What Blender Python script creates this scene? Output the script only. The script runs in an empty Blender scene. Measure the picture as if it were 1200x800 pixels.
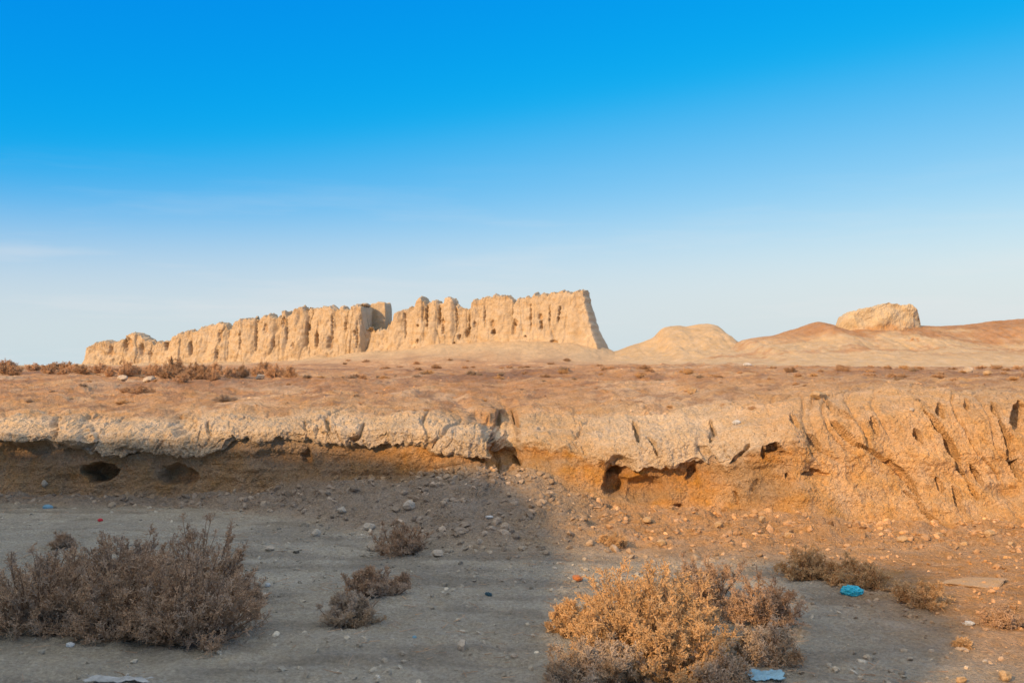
import bpy, math, random
import numpy as np
from mathutils import Vector, Matrix

rng = np.random.default_rng(7)
random.seed(7)
SC = bpy.context.scene
COL = SC.collection
F32 = np.float32

# ------------------------------------------------------------------ camera
F = 1167.0            # focal length in photo pixels (photo is 1200 x 800)
CAMH = 1.7
HOR = 428.0           # photo row of the horizon
PITCH = math.atan((HOR - 400) / F)
SUN_AZ = math.radians(42)    # the sun stands behind the viewer, this far round to the left
SUN_EL = math.radians(27)

cam_d = bpy.data.cameras.new('camera')
cam = bpy.data.objects.new('camera', cam_d)
COL.objects.link(cam)
cam_d.sensor_width = 36.0
cam_d.lens = 36.0 * F / 1200.0
cam.location = (0, 0, CAMH)
cam.rotation_euler = (math.pi / 2 + PITCH, 0, 0)
cam_d.clip_end = 30000
cam_d.dof.use_dof = True
cam_d.dof.focus_distance = 10.5
cam_d.dof.aperture_fstop = 4.5
SC.camera = cam


def project(P):
    cp, sp = math.cos(PITCH), math.sin(PITCH)
    y = P[..., 1]
    z = P[..., 2] - CAMH
    d = y * cp + z * sp
    v = -y * sp + z * cp
    dd = np.where(d > 0.5, d, np.nan)
    return 600 + F * P[..., 0] / dd, 400 - F * v / dd, d


def zpix(py, D):
    return CAMH + (HOR - py) * D / F


# ------------------------------------------------------------------ noise
_perm = np.random.default_rng(11).permutation(256).astype(np.int32)
PERM = np.concatenate([_perm, _perm, _perm])
_a = np.random.default_rng(12).uniform(0, 2 * np.pi, 256)
G2X, G2Y = np.cos(_a).astype(F32), np.sin(_a).astype(F32)
_g = np.random.default_rng(13).normal(size=(256, 3))
_g /= np.linalg.norm(_g, axis=1)[:, None]
G3 = _g.astype(F32)


def fade(t):
    return t * t * t * (t * (t * 6 - 15) + 10)


def pn2(x, y, seed=0):
    x = np.asarray(x, F32) + F32(seed * 17.13)
    y = np.asarray(y, F32) + F32(seed * 9.71)
    x, y = np.broadcast_arrays(x, y)
    xi, yi = np.floor(x), np.floor(y)
    fx, fy = x - xi, y - yi
    xi = xi.astype(np.int32) & 255
    yi = yi.astype(np.int32) & 255
    u, v = fade(fx), fade(fy)

    def g(ix, iy, dx, dy):
        h = PERM[PERM[ix & 255] + (iy & 255)]
        return G2X[h] * dx + G2Y[h] * dy
    a = g(xi, yi, fx, fy)
    b = g(xi + 1, yi, fx - 1, fy)
    c = g(xi, yi + 1, fx, fy - 1)
    d = g(xi + 1, yi + 1, fx - 1, fy - 1)
    return 1.5 * (a + u * (b - a) + v * ((c + u * (d - c)) - (a + u * (b - a))))


def pn3(x, y, z, seed=0):
    x = np.asarray(x, F32) + F32(seed * 17.13)
    y = np.asarray(y, F32) + F32(seed * 9.71)
    z = np.asarray(z, F32) + F32(seed * 5.37)
    x, y, z = np.broadcast_arrays(x, y, z)
    xi, yi, zi = np.floor(x), np.floor(y), np.floor(z)
    fx, fy, fz = x - xi, y - yi, z - zi
    xi, yi, zi = [q.astype(np.int32) & 255 for q in (xi, yi, zi)]
    u, v, w = fade(fx), fade(fy), fade(fz)

    def g(i, j, k):
        h = PERM[PERM[PERM[(xi + i) & 255] + ((yi + j) & 255)] + ((zi + k) & 255)]
        gg = G3[h]
        return gg[..., 0] * (fx - i) + gg[..., 1] * (fy - j) + gg[..., 2] * (fz - k)
    l = lambda a, b, t: a + t * (b - a)
    r0 = l(l(g(0, 0, 0), g(1, 0, 0), u), l(g(0, 1, 0), g(1, 1, 0), u), v)
    r1 = l(l(g(0, 0, 1), g(1, 0, 1), u), l(g(0, 1, 1), g(1, 1, 1), u), v)
    return 1.5 * l(r0, r1, w)


def fbm2(x, y, oct=3, seed=0, gain=0.5):
    s, a, f = 0, 1.0, 1.0
    for o in range(oct):
        s = s + a * pn2(x * f, y * f, seed + o * 3)
        a *= gain
        f *= 2.03
    return s


def sstep(a, b, x):
    t = np.clip((x - a) / (b - a), 0, 1)
    return t * t * (3 - 2 * t)


# ------------------------------------------------------------------ mesh helpers
def mesh_obj(name, V, faces, mat=None, parent=None, smooth=False, col=None):
    """one mesh object; faces: int array (n,k) or list of such arrays"""
    if not isinstance(faces, list):
        faces = [faces]
    faces = [np.asarray(f, np.int32) for f in faces if len(f)]
    me = bpy.data.meshes.new(name)
    V = np.ascontiguousarray(V, F32).reshape(-1, 3)
    me.vertices.add(len(V))
    me.vertices.foreach_set('co', V.ravel())
    nl = sum(f.size for f in faces)
    me.loops.add(nl)
    me.loops.foreach_set('vertex_index', np.concatenate([f.ravel() for f in faces]))
    cnt = np.concatenate([np.full(len(f), f.shape[1], np.int32) for f in faces])
    st = np.concatenate([[0], np.cumsum(cnt)[:-1]]).astype(np.int32)
    me.polygons.add(len(cnt))
    me.polygons.foreach_set('loop_start', st)
    me.polygons.foreach_set('use_smooth', np.full(len(cnt), smooth, bool))
    me.update(calc_edges=True)
    if col is not None:
        ca = me.color_attributes.new('Col', 'FLOAT_COLOR', 'POINT')
        c4 = np.ones((len(V), 4), F32)
        c4[:, :3] = col.reshape(-1, 3)
        ca.data.foreach_set('color', c4.ravel())
    if mat is not None:
        me.materials.append(mat)
    o = bpy.data.objects.new(name, me)
    COL.objects.link(o)
    if parent is not None:
        o.parent = parent
    return o


def grid_faces(nr, nc, flip=False, off=0):
    i = np.arange(nr * nc, dtype=np.int32).reshape(nr, nc) + off
    a, b, c, d = i[:-1, :-1], i[:-1, 1:], i[1:, 1:], i[1:, :-1]
    q = np.stack([a, b, c, d] if not flip else [a, d, c, b], -1)
    return q.reshape(-1, 4)


def tag(o, label=None, cat=None, group=None, kind=None):
    if label: o['label'] = label
    if cat: o['category'] = cat
    if group: o['group'] = group
    if kind: o['kind'] = kind
    return o


def empty(name, loc, rz=0.0):
    o = bpy.data.objects.new(name, None)
    COL.objects.link(o)
    o.location = loc
    o.rotation_euler = (0, 0, rz)
    o.empty_display_size = 0.2
    return o


# ------------------------------------------------------------------ materials
def new_mat(name):
    m = bpy.data.materials.new(name)
    m.use_nodes = True
    nt = m.node_tree
    b = nt.nodes['Principled BSDF']
    b.inputs['Roughness'].default_value = 0.95
    b.inputs['Specular IOR Level'].default_value = 0.15
    return m, nt, b


def N(nt, t, **kw):
    n = nt.nodes.new(t)
    for k, v in kw.items():
        if k in n.inputs:
            n.inputs[k].default_value = v
        else:
            setattr(n, k, v)
    return n


def earth_mat(name, scale=1.0, speck=0.5, bump=0.5, bdist=0.012, base=None, streak=None):
    """earth: colour from the vertex attribute (or base), broken up by mottling, grit and fine relief"""
    m, nt, b = new_mat(name)
    L = nt.links.new
    tc = N(nt, 'ShaderNodeTexCoord')
    mp = N(nt, 'ShaderNodeMapping')
    mp.inputs['Scale'].default_value = (scale,) * 3
    L(tc.outputs['Object'], mp.inputs['Vector'])
    if base is None:
        src = N(nt, 'ShaderNodeAttribute', attribute_name='Col').outputs['Color']
    else:
        rg = N(nt, 'ShaderNodeRGB')
        rg.outputs[0].default_value = (*base, 1)
        src = rg.outputs[0]
    n1 = N(nt, 'ShaderNodeTexNoise', Scale=2.2, Detail=8.0, Roughness=0.65)
    L(mp.outputs[0], n1.inputs['Vector'])
    r1 = N(nt, 'ShaderNodeMapRange')
    for k, v in (('From Min', .3), ('From Max', .7), ('To Min', 1 - .28 * speck), ('To Max', 1 + .25 * speck)):
        r1.inputs[k].default_value = v
    L(n1.outputs['Fac'], r1.inputs['Value'])
    n2 = N(nt, 'ShaderNodeTexNoise', Scale=38.0, Detail=6.0, Roughness=0.75)
    L(mp.outputs[0], n2.inputs['Vector'])
    r2 = N(nt, 'ShaderNodeMapRange')
    for k, v in (('From Min', .34), ('From Max', .66), ('To Min', 1 - .42 * speck), ('To Max', 1 + .36 * speck)):
        r2.inputs[k].default_value = v
    L(n2.outputs['Fac'], r2.inputs['Value'])
    vo = N(nt, 'ShaderNodeTexVoronoi', Scale=55.0)
    L(mp.outputs[0], vo.inputs['Vector'])
    r3 = N(nt, 'ShaderNodeMapRange')
    for k, v in (('From Min', .0), ('From Max', 1.0), ('To Min', 1 - .22 * speck), ('To Max', 1 + .22 * speck)):
        r3.inputs[k].default_value = v
    sp = N(nt, 'ShaderNodeSeparateColor')
    L(vo.outputs['Color'], sp.inputs[0])
    L(sp.outputs[0], r3.inputs['Value'])
    m1 = N(nt, 'ShaderNodeMath', operation='MULTIPLY')
    L(r1.outputs[0], m1.inputs[0]); L(r2.outputs[0], m1.inputs[1])
    m2 = N(nt, 'ShaderNodeMath', operation='MULTIPLY')
    L(m1.outputs[0], m2.inputs[0]); L(r3.outputs[0], m2.inputs[1])
    mx = N(nt, 'ShaderNodeVectorMath', operation='SCALE')
    L(src, mx.inputs[0]); L(m2.outputs[0], mx.inputs['Scale'])
    # slight hue drift
    n4 = N(nt, 'ShaderNodeTexNoise', Scale=5.0, Detail=4.0)
    L(mp.outputs[0], n4.inputs['Vector'])
    hs = N(nt, 'ShaderNodeHueSaturation')
    r4 = N(nt, 'ShaderNodeMapRange')
    for k, v in (('From Min', .3), ('From Max', .7), ('To Min', .85), ('To Max', 1.15)):
        r4.inputs[k].default_value = v
    L(n4.outputs['Fac'], r4.inputs['Value'])
    L(r4.outputs[0], hs.inputs['Saturation'])
    L(mx.outputs[0], hs.inputs['Color'])
    L(hs.outputs[0], b.inputs['Base Color'])
    # relief
    n3 = N(nt, 'ShaderNodeTexNoise', Scale=28.0, Detail=10.0, Roughness=0.7)
    L(mp.outputs[0], n3.inputs['Vector'])
    ad = N(nt, 'ShaderNodeMath', operation='MULTIPLY_ADD')
    L(vo.outputs['Distance'], ad.inputs[0]); ad.inputs[1].default_value = 0.35
    L(n3.outputs['Fac'], ad.inputs[2])
    bp = N(nt, 'ShaderNodeBump')
    bp.inputs['Strength'].default_value = bump
    bp.inputs['Distance'].default_value = bdist / 0.4
    L(ad.outputs[0], bp.inputs['Height'])
    L(bp.outputs[0], b.inputs['Normal'])
    return m


def plain_mat(name, colour, rough=0.9, var=0.25, scale=30.0, spec=0.15, objvar=0.0, second=None):
    m, nt, b = new_mat(name)
    L = nt.links.new
    b.inputs['Roughness'].default_value = rough
    b.inputs['Specular IOR Level'].default_value = spec
    tc = N(nt, 'ShaderNodeTexCoord')
    n1 = N(nt, 'ShaderNodeTexNoise', Scale=scale, Detail=5.0, Roughness=0.7)
    L(tc.outputs['Object'], n1.inputs['Vector'])
    r1 = N(nt, 'ShaderNodeMapRange')
    for k, v in (('From Min', .3), ('From Max', .7), ('To Min', 1 - var), ('To Max', 1 + var)):
        r1.inputs[k].default_value = v
    L(n1.outputs['Fac'], r1.inputs['Value'])
    fac = r1.outputs[0]
    if objvar:
        oi = N(nt, 'ShaderNodeObjectInfo')
        r2 = N(nt, 'ShaderNodeMapRange')
        for k, v in (('To Min', 1 - objvar), ('To Max', 1 + objvar)):
            r2.inputs[k].default_value = v
        L(oi.outputs['Random'], r2.inputs['Value'])
        mm = N(nt, 'ShaderNodeMath', operation='MULTIPLY')
        L(fac, mm.inputs[0]); L(r2.outputs[0], mm.inputs[1])
        fac = mm.outputs[0]
    rg = N(nt, 'ShaderNodeRGB')
    rg.outputs[0].default_value = (*colour, 1)
    src = rg.outputs[0]
    if second:
        n5 = N(nt, 'ShaderNodeTexNoise', Scale=7.0, Detail=3.0)
        L(tc.outputs['Object'], n5.inputs['Vector'])
        r5 = N(nt, 'ShaderNodeMapRange')
        for k, v in (('From Min', .42), ('From Max', .62)):
            r5.inputs[k].default_value = v
        L(n5.outputs['Fac'], r5.inputs['Value'])
        m5 = N(nt, 'ShaderNodeMix', data_type='RGBA')
        L(r5.outputs[0], m5.inputs['Factor']); L(src, m5.inputs[6])
        m5.inputs[7].default_value = (*second, 1)
        src = m5.outputs[2]
    mx = N(nt, 'ShaderNodeVectorMath', operation='SCALE')
    L(src, mx.inputs[0]); L(fac, mx.inputs['Scale'])
    L(mx.outputs[0], b.inputs['Base Color'])
    return m


M_GROUND = earth_mat('ground_earth', 1.0, 0.55, 1.0, 0.018)
M_FORT = earth_mat('mud_brick', 0.16, 0.35, 0.5, 0.05)
M_HILL = earth_mat('hill_earth', 0.22, 0.45, 0.6, 0.05)
M_CLOD = earth_mat('clod_earth', 1.6, 0.5, 0.5, 0.008)
M_STEM = plain_mat('woody_stem', (0.21, 0.145, 0.10), 0.9, .3, 20)
M_STRAW = plain_mat('dry_straw', (0.60, 0.385, 0.195), 0.85, .32, 14, second=(.53, .355, .19))
M_BROWN = plain_mat('dry_brown_twig', (0.46, 0.305, 0.195), 0.85, .35, 14, second=(.38, .285, .215))
M_GREY = plain_mat('dry_grey_twig', (0.46, 0.37, 0.29), 0.85, .3, 14, second=(.36, .26, .17))
M_FARB = plain_mat('far_shrub', (0.50, 0.33, 0.20), 0.9, .3, 6, objvar=.25)
M_STONE_PALE = earth_mat('pale_stone', 3.0, 0.4, 0.4, 0.006, base=(0.46, 0.40, 0.33))
M_STONE_TAN = earth_mat('tan_stone', 3.0, 0.4, 0.4, 0.006, base=(0.44, 0.31, 0.18))
M_STONE_RED = earth_mat('red_brick', 3.0, 0.4, 0.4, 0.006, base=(0.42, 0.17, 0.08))
M_BLUE = plain_mat('blue_plastic', (0.02, 0.42, 0.60), 0.35, .12, 8, .5)
M_TEAL = plain_mat('teal_plastic', (0.01, 0.06, 0.09), 0.35, .12, 8, .5)
M_WHITE = plain_mat('white_plastic', (0.52, 0.53, 0.53), 0.5, .25, 12, .5)
M_PALEBLUE = plain_mat('pale_blue_plastic', (0.17, 0.33, 0.44), 0.5, .35, 9, .5)
M_RED = plain_mat('red_plastic', (0.55, 0.02, 0.04), 0.4, .1, 8, .5)

# ------------------------------------------------------------------ the fortress line, shared by ground and wall
WA = np.array([(100 - 600) / F * 184.0, 184.0])
WB = np.array([(690 - 600) / F * 150.0, 150.0])
WDIR = (WB - WA) / np.linalg.norm(WB - WA)
WLEN = float(np.linalg.norm(WB - WA))
WNRM = np.array([WDIR[1], -WDIR[0]])          # towards the viewer


def wall_s(px, n0=0.0):
    """photo column -> distance along the wall line, and depth there"""
    m = (np.asarray(px, float) - 600) / F
    d = WB - WA
    A0 = WA + WNRM * n0
    t = (m * A0[1] - A0[0]) / (d[0] - m * d[1])
    return t * WLEN, A0[1] + t * d[1]


def foot_z(s):
    px = np.array([0, 100, 200, 300, 380, 430, 500, 560, 620, 660, 700, 730, 800])
    fy = np.array([431, 430, 429, 427, 421, 415, 407, 402, 400, 402, 408, 418, 426])
    ss, D = wall_s(px)
    return np.interp(s, ss, zpix(fy, D))


# ------------------------------------------------------------------ ground sheet
core = np.arange(-7.6, 7.6001, 0.015)
g = [0.0]
stp = 0.016
while g[-1] < 320:
    g.append(g[-1] + stp)
    stp *= 1.07
g = np.array(g[1:])
U = np.concatenate([core[0] - g[::-1], core, core[-1] + g]).astype(np.float64)
NC = len(U)

# photo col, toe row, talus-top row, wall distance, lean, crust-bottom row, overhang, lip row
T = np.array([
    (-900, 590, 576, 12.6, 0.0, 512, 0.25, 490),
    (-300, 590, 576, 12.6, 0.0, 515, 0.30, 492),
    (0,    590, 577, 12.6, 0.0, 506, 0.38, 489),
    (55,   590, 577, 12.6, 0.0, 508, 0.36, 489),
    (75,   590, 577, 12.6, 0.0, 524, 0.26, 490),
    (115,  591, 578, 12.5, 0.0, 530, 0.22, 493),
    (160,  592, 579, 12.4, 0.0, 530, 0.20, 489),
    (210,  592, 579, 12.4, 0.0, 534, 0.20, 486),
    (240,  593, 578, 12.4, 0.0, 532, 0.26, 486),
    (275,  596, 577, 12.3, 0.0, 516, 0.16, 485),
    (330,  602, 574, 12.2, 0.0, 512, 0.13, 483),
    (400,  615, 568, 12.0, 0.0, 520, 0.13, 480),
    (480,  635, 560, 11.8, 0.0, 523, 0.13, 484),
    (550,  650, 553, 11.6, 0.0, 530, 0.12, 492),
    (572,  654, 552, 11.6, 0.02, 538, 0.16, 497),
    (592,  656, 552, 11.75, 0.35, 530, 0.02, 494),
    (625,  659, 560, 11.3, 0.45, 520, 0.0, 490),
    (690,  661, 582, 11.0, 0.40, 535, 0.0, 489),
    (745,  660, 590, 10.9, 0.30, 550, 0.24, 488),
    (800,  657, 592, 10.8, 0.30, 541, 0.24, 488),
    (850,  654, 596, 10.7, 0.38, 543, 0.10, 486),
    (890,  651, 600, 10.5, 0.45, 528, 0.0, 483),
    (940,  649, 603, 10.4, 0.55, 520, 0.0, 478),
    (1000, 648, 606, 10.3, 0.70, 530, 0.0, 471),
    (1100, 650, 610, 10.2, 0.85, 535, 0.0, 462),
    (1200, 653, 611, 10.2, 0.85, 535, 0.0, 462),
    (1500, 655, 610, 10.2, 0.6, 535, 0.05, 470),
    (2200, 655, 600, 10.6, 0.4, 535, 0.15, 480)], float)
TX = (T[:, 0] - 600) / F * T[:, 3]


def tcol(k):
    v = np.interp(U, TX, T[:, k])
    kx = np.exp(-np.linspace(-2, 2, 11) ** 2)
    pad = np.pad(v, 5, mode='edge')
    return np.convolve(pad, kx / kx.sum(), 'valid')


midU = sstep(-.1, .5, U) * (1 - sstep(2.2, 3.2, U))
nz = lambda f, s: pn2(U * f, 0.37, s)
Dw = tcol(3) + 0.10 * nz(.8, 1) + 0.05 * nz(2.3, 2)
Dt = CAMH * F / (tcol(1) - HOR) + 0.25 * nz(.7, 3) + .1 * nz(2, 4)
zT = zpix(tcol(2) - 9 * sstep(-3.6, -2.2, U) * (1 - sstep(.6, 1.6, U)), Dw) + 0.07 * nz(.9, 5)
OH = np.clip(.40 * tcol(6) * (1 + .45 * nz(1.7, 6) + .35 * nz(4.5, 7) + .25 * nz(11, 18)), 0, None)
lean = tcol(4)
zCB = zpix(tcol(5) + 6 * nz(1.9, 8) + 5 * nz(5.2, 9) + 3.5 * nz(13, 19), Dw - OH)
zL = zpix(tcol(7) + 15 + 5 * midU - 8 * sstep(1.6, 3.0, U) + 4.5 * nz(.55, 110) + 3.0 * nz(1.7, 10), Dw + lean - OH)
zCB = np.minimum(zCB, zL - .1)
zT = np.minimum(zT, zCB - .08)

o1 = np.clip(OH / .08, 0, 1)
pts = [  # profile (y, z) from toe to top
    (Dt, 0 * U),
    (Dt * .35 + Dw * .65, zT * .60),
    (Dw, zT),
    (Dw + lean * .45 + .02 + .03 * o1, zT * .35 + zCB * .65),
    (Dw + lean * .5 + .03 * o1, zCB + .015 * o1 - .03 * (1 - o1)),
    (Dw + lean * .55 - OH, zCB - .02 * o1 + .03 * (1 - o1)),
    (Dw + lean * .8 - OH + .01, zCB * .4 + zL * .6),
    (Dw + lean - OH + .09, zL - .035),
    (Dw + lean - OH + .62 + .6 * midU, zL + .085 + .10 * midU)]
segs = [60, 45, 55, 45, 40, 40, 30, 30]
fgn = 330
ty = np.concatenate([-np.geomspace(300, 3, 22), np.linspace(-2, 3.4, 12)])
rowsY, rowsZ, zone, rown = [], [], [], []
for y in ty:
    rowsY.append(np.full(NC, y)); rowsZ.append(np.zeros(NC)); zone.append(0.0); rown.append(12)
for k in range(fgn):
    t = k / fgn
    rowsY.append(3.6 + (Dt - 3.6) * t); rowsZ.append(np.zeros(NC)); zone.append(t); rown.append(12)
R_BANK0 = len(rowsY)
for i, n in enumerate(segs):
    for k in range(n):
        t = k / n
        rowsY.append(pts[i][0] * (1 - t) + pts[i + 1][0] * t)
        rowsZ.append(pts[i][1] * (1 - t) + pts[i + 1][1] * t)
        zone.append(1 + i + t); rown.append(12)
R_PLAT0 = len(rowsY)
d, stp, ds = 0.0, 0.018, []
while d < 48:
    ds.append(d); d += stp; stp *= 1.0155
while d < 200:
    ds.append(d); d += 0.7
stp = .8
while d < 6000:
    ds.append(d); d += stp; stp *= 1.09
yF, zF = pts[-1]
zp = 1.48 + .06 * pn2(U * .3, 3.3, 20) + 0.05 * np.exp(-((U - 1.3) / 2.2) ** 2)
for d in ds:
    k = 1 - math.exp(-d / 5.5)
    rowsY.append(yF * math.exp(-d / 20) + 12.2 * (1 - math.exp(-d / 20)) + d)
    rowsZ.append(zF + (zp - zF) * k)
    zone.append(10 + d); rown.append(12 + d)
Y = np.array(rowsY); Z = np.array(rowsZ)
zone = np.array(zone); rown = np.array(rown)
NR = len(Y)
X = U[None, :] * (np.maximum(rown, 12) / 12.0)[:, None]
# round the corners of the profile
kx = np.exp(-np.linspace(-3, 3, 11) ** 2); kx /= kx.sum()
a, b = R_BANK0 - 12, R_PLAT0 + 14
for A in (Y, Z):
    src = A[a - 5:b + 5].copy()
    A[a:b] = sum(kx[j] * src[j:j + b - a] for j in range(11))
P = np.stack([X, Y, Z], -1)
ZN = np.broadcast_to(zone[:, None], (NR, NC))
UU = np.broadcast_to(U[None, :], (NR, NC))


def normals(P):
    du = np.gradient(P, axis=1); dv = np.gradient(P, axis=0)
    n = np.cross(du, dv)
    return n / (np.linalg.norm(n, axis=-1, keepdims=True) + 1e-9)


def polydist(U_, V_, line):
    best = np.full(U_.shape, 1e9, F32); tt = np.zeros(U_.shape, F32)
    L = len(line) - 1
    for i in range(L):
        (x0, y0), (x1, y1) = line[i], line[i + 1]
        dx, dy = x1 - x0, y1 - y0
        t = np.clip(((U_ - x0) * dx + (V_ - y0) * dy) / (dx * dx + dy * dy), 0, 1)
        q = np.hypot(U_ - x0 - t * dx, V_ - y0 - t * dy)
        m = q < best
        best = np.where(m, q, best); tt = np.where(m, (i + t) / L, tt)
    return best, tt


# --- bank relief (rows around the bank only)
b0, b1 = R_BANK0 - 10, R_PLAT0 + 150
B = P[b0:b1].copy()
ZB = ZN[b0:b1]; UB = UU[b0:b1]
nB = normals(B)
bx, by, bz = B[..., 0], B[..., 1], B[..., 2]
pu, pv, _ = project(B)
pu = np.nan_to_num(pu, nan=-9999); pv = np.nan_to_num(pv, nan=-9999)
wall_m = sstep(2.6, 3.4, ZB) * (1 - sstep(10.6, 12, ZB))
crust_m = sstep(5.3, 5.8, ZB) * (1 - sstep(10.2, 10.9, ZB))
tal_m = sstep(1.0, 1.5, ZB) * (1 - sstep(2.7, 3.3, ZB))
right_m = sstep(2.2, 3.4, UB)
disp = wall_m * (1 - .35 * crust_m) * (0.075 * pn3(bx * 1.5, by * 1.5, bz * 1.8, 1) + .045 * pn3(bx * 4.2, by * 4, bz * 4, 2)
                 + .022 * pn3(bx * 11, by * 11, bz * 10, 3) + .011 * pn3(bx * 27, by * 27, bz * 22, 4))
warp = .12 * pn2(bx * 3, bz * 3, 5)
rib = pn3((bx + warp) * 6.5, by * 2, bz * 1.3, 6)
disp += crust_m * (1 - .95 * right_m) * (.020 * rib + .04 * pn3(bx * 3.1, by * 1.2, bz * .9, 7) - .03 * np.abs(pn3((bx + warp) * 8.5, by * 3, bz * 1.6, 78)) + .012 * pn3(bx * 30, by * 20, bz * 24, 79)
                                        + .012 * pn3(bx * 19, by * 9, bz * 6, 77))
cr = np.abs(pn3((bx + warp) * 2.6, by * .7, bz * .8, 8))
crk = np.abs(pn3((bx + warp) * 6.6, by * 2, (bz + .5 * warp) * 2.6, 83))
disp -= crust_m * (1 - right_m) * (.07 * np.clip(1 - cr / .07, 0, 1) + .03 * np.clip(1 - crk / .08, 0, 1)) * sstep(-.2, .25, pn2(bx * 1.1, bz * 2, 84))
# horizontal bedding in the softer earth below the crust
disp += (wall_m - crust_m).clip(0) * .016 * pn3(bx * 1.6, by * 1.2, bz * 16, 9)
# slope rills on the rounded right-hand bank
ss = (by - 10.2) * .8 - bz
q = bx - .75 * ss
disp += (wall_m + .6 * tal_m) * (.016 * np.abs(pn3(bx * 14, by * 14, bz * 14, 61)) - .012 * np.abs(pn3(bx * 24, by * 24, bz * 24, 62)) + .006 * pn3(bx * 45, by * 45, bz * 45, 63))
rl = np.abs(pn2(q * 2.4 + .3 * pn2(bx * 2, bz * 2, 11), (bx + ss) * .45, 12))
rl2 = np.abs(pn2(q * 5.5 + .3 * pn2(bx * 4, bz * 4, 13), (bx + ss) * .8, 14))
disp -= right_m * wall_m * (.045 * np.clip(1 - rl / .11, 0, 1) ** 1.3 * sstep(-.3, .3, pn2(bx * .7, bz * 1.2, 113)) + (.014) * np.clip(1 - rl2 / .15, 0, 1) ** 1.3 * sstep(-.2, .3, pn2(bx * .9, bz * 1.5, 114)))
# loose slope
disp += tal_m * (.07 * pn3(bx * 2.2, by * 2.2, bz * 3, 15) + .04 * pn3(bx * 8, by * 8, bz * 8, 16)
                 + .022 * np.abs(pn3(bx * 17, by * 17, bz * 17, 17)) + .010 * pn3(bx * 34, by * 34, bz * 34, 18))
top_m = sstep(9.0, 10.2, ZB)
disp += top_m * (.018 * pn2(bx * 2.4, by * 2.0, 21) + .012 * pn2(bx * 7, by * 6, 22) + .008 * pn2(bx * 19, by * 15, 23))
# cracks and runnels: (polyline, half width px, depth m)
LINES = [
    ([(742, 492), (747, 500), (748, 518)], 5, .10), ([(757, 510), (768, 522), (770, 534)], 3, .06),
    ([(833, 494), (836, 504), (832, 514)], 4, .07), ([(855, 543), (868, 535), (878, 520)], 4, .07),
    ([(405, 521), (420, 510), (427, 492)], 4, .08), ([(383, 485), (385, 505)], 4, .06),
    ([(355, 490), (357, 505)], 3, .05), ([(243, 490), (245, 512)], 3, .05), ([(280, 500), (278, 515)], 3, .04),
    ([(601, 484), (607, 498)], 6, .14), ([(600, 535), (606, 545)], 4, .08), ([(575, 510), (580, 530), (586, 555)], 5, .08),
    ([(928, 488), (933, 500)], 4, .07), ([(948, 506), (960, 520), (964, 530)], 5, .09),
    ([(965, 468), (978, 482), (1003, 494)], 4, .06), ([(972, 492), (990, 508), (1006, 524)], 5, .09),
    ([(1005, 520), (1035, 535), (1062, 560), (1080, 585)], 5, .08), ([(1083, 480), (1095, 493), (1112, 515), (1122, 540), (1135, 567)], 6, .17),
    ([(1135, 567), (1145, 585)], 4, .06), ([(1099, 472), (1106, 488)], 5, .10), ([(1072, 502), (1080, 518)], 5, .09),
    ([(1160, 470), (1172, 490)], 4, .07), ([(1172, 492), (1182, 512), (1190, 540), (1194, 560)], 6, .15),
    ([(1130, 470), (1134, 480)], 4, .06), ([(1140, 545), (1152, 572)], 4, .07), ([(1098, 560), (1105, 578)], 4, .06),
    ([(1115, 570), (1130, 600)], 5, .08), ([(1060, 575), (1085, 600)], 4, .06), ([(1080, 600), (1105, 615)], 4, .05),
    ([(860, 575), (863, 590)], 3, .04), ([(888, 560), (880, 575)], 3, .03), ([(1020, 490), (1030, 510)], 4, .06)]
jit = 3.0 * pn2(bx * 9, bz * 9, 31)
for line, w, dep in LINES:
    dist, t = polydist(pu + jit, pv + jit * .5, line)
    k = np.clip(1 - dist / (w * .85 * (1.0 - .8 * np.abs(2 * t - 1) ** 2.2) * (1 + .35 * pn2(bx * 7, bz * 7, 32))), 0, 1)
    disp -= 1.5 * dep * k ** .4 * (ZB > 1.5)
B = B + nB * disp[..., None]
# hollows pushed into the bank: centre, radii (px), depth, sharpness
HOLES = [(117, 553, 21, 14, .42, .25), (209, 556, 26, 14, .22, .4), (213, 498, 18, 15, .30, .6), (226, 488, 10, 10, .12, .6),
         (88, 492, 12, 8, -.05, .9), (104, 508, 8, 12, .12, .5), (66, 500, 7, 14, .14, .5),
         (721, 565, 17, 22, .30, .5), (752, 572, 38, 18, .17, .7), (725, 548, 24, 14, .14, .6), (908, 526, 9, 6, .22, .4), (897, 530, 4, 7, .10, .4),
         (917, 530, 4, 3, .12, .4), (809, 553, 7, 13, .13, .5), (955, 555, 19, 4, .10, .4), (924, 556, 3, 3, .08, .4),
         (1199, 489, 15, 22, .34, .5), (592, 516, 19, 46, .6, .4), (576, 500, 16, 18, .34, .5), (562, 488, 14, 9, .22, .6),
         (360, 537, 9, 14, .12, .6), (318, 537, 60, 12, .08, .9), (30, 530, 40, 16, .10, .9), (150, 528, 20, 5, .07, .5),
         (795, 596, 10, 8, .12, .5), (1180, 575, 30, 14, .10, .9)]
jx = 3.5 * pn2(bx * 6, bz * 6, 41) + 2 * pn2(bx * 17, bz * 17, 43)
jy = 3.0 * pn2(bx * 6, bz * 6, 42) + 1.6 * pn2(bx * 17, bz * 17, 44)
for cx, cy, rx, ry, dep, sh in HOLES:
    r = np.hypot((pu + jx - cx) / rx, (pv + jy - cy) / ry)
    k = sstep(1.0, 1.0 - sh, r) * (ZB > 1.5) * (ZB < 12)
    B[..., 1] += dep * k
    B[..., 2] -= .03 * dep * k
# the block that stands free left of the gully, the channel behind it
dist, t = polydist(pu, pv, [(532, 466), (555, 482), (580, 494)])
B[..., 2] -= .06 * np.clip(1 - dist / 9, 0, 1) * (ZB > 9.5)
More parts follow.
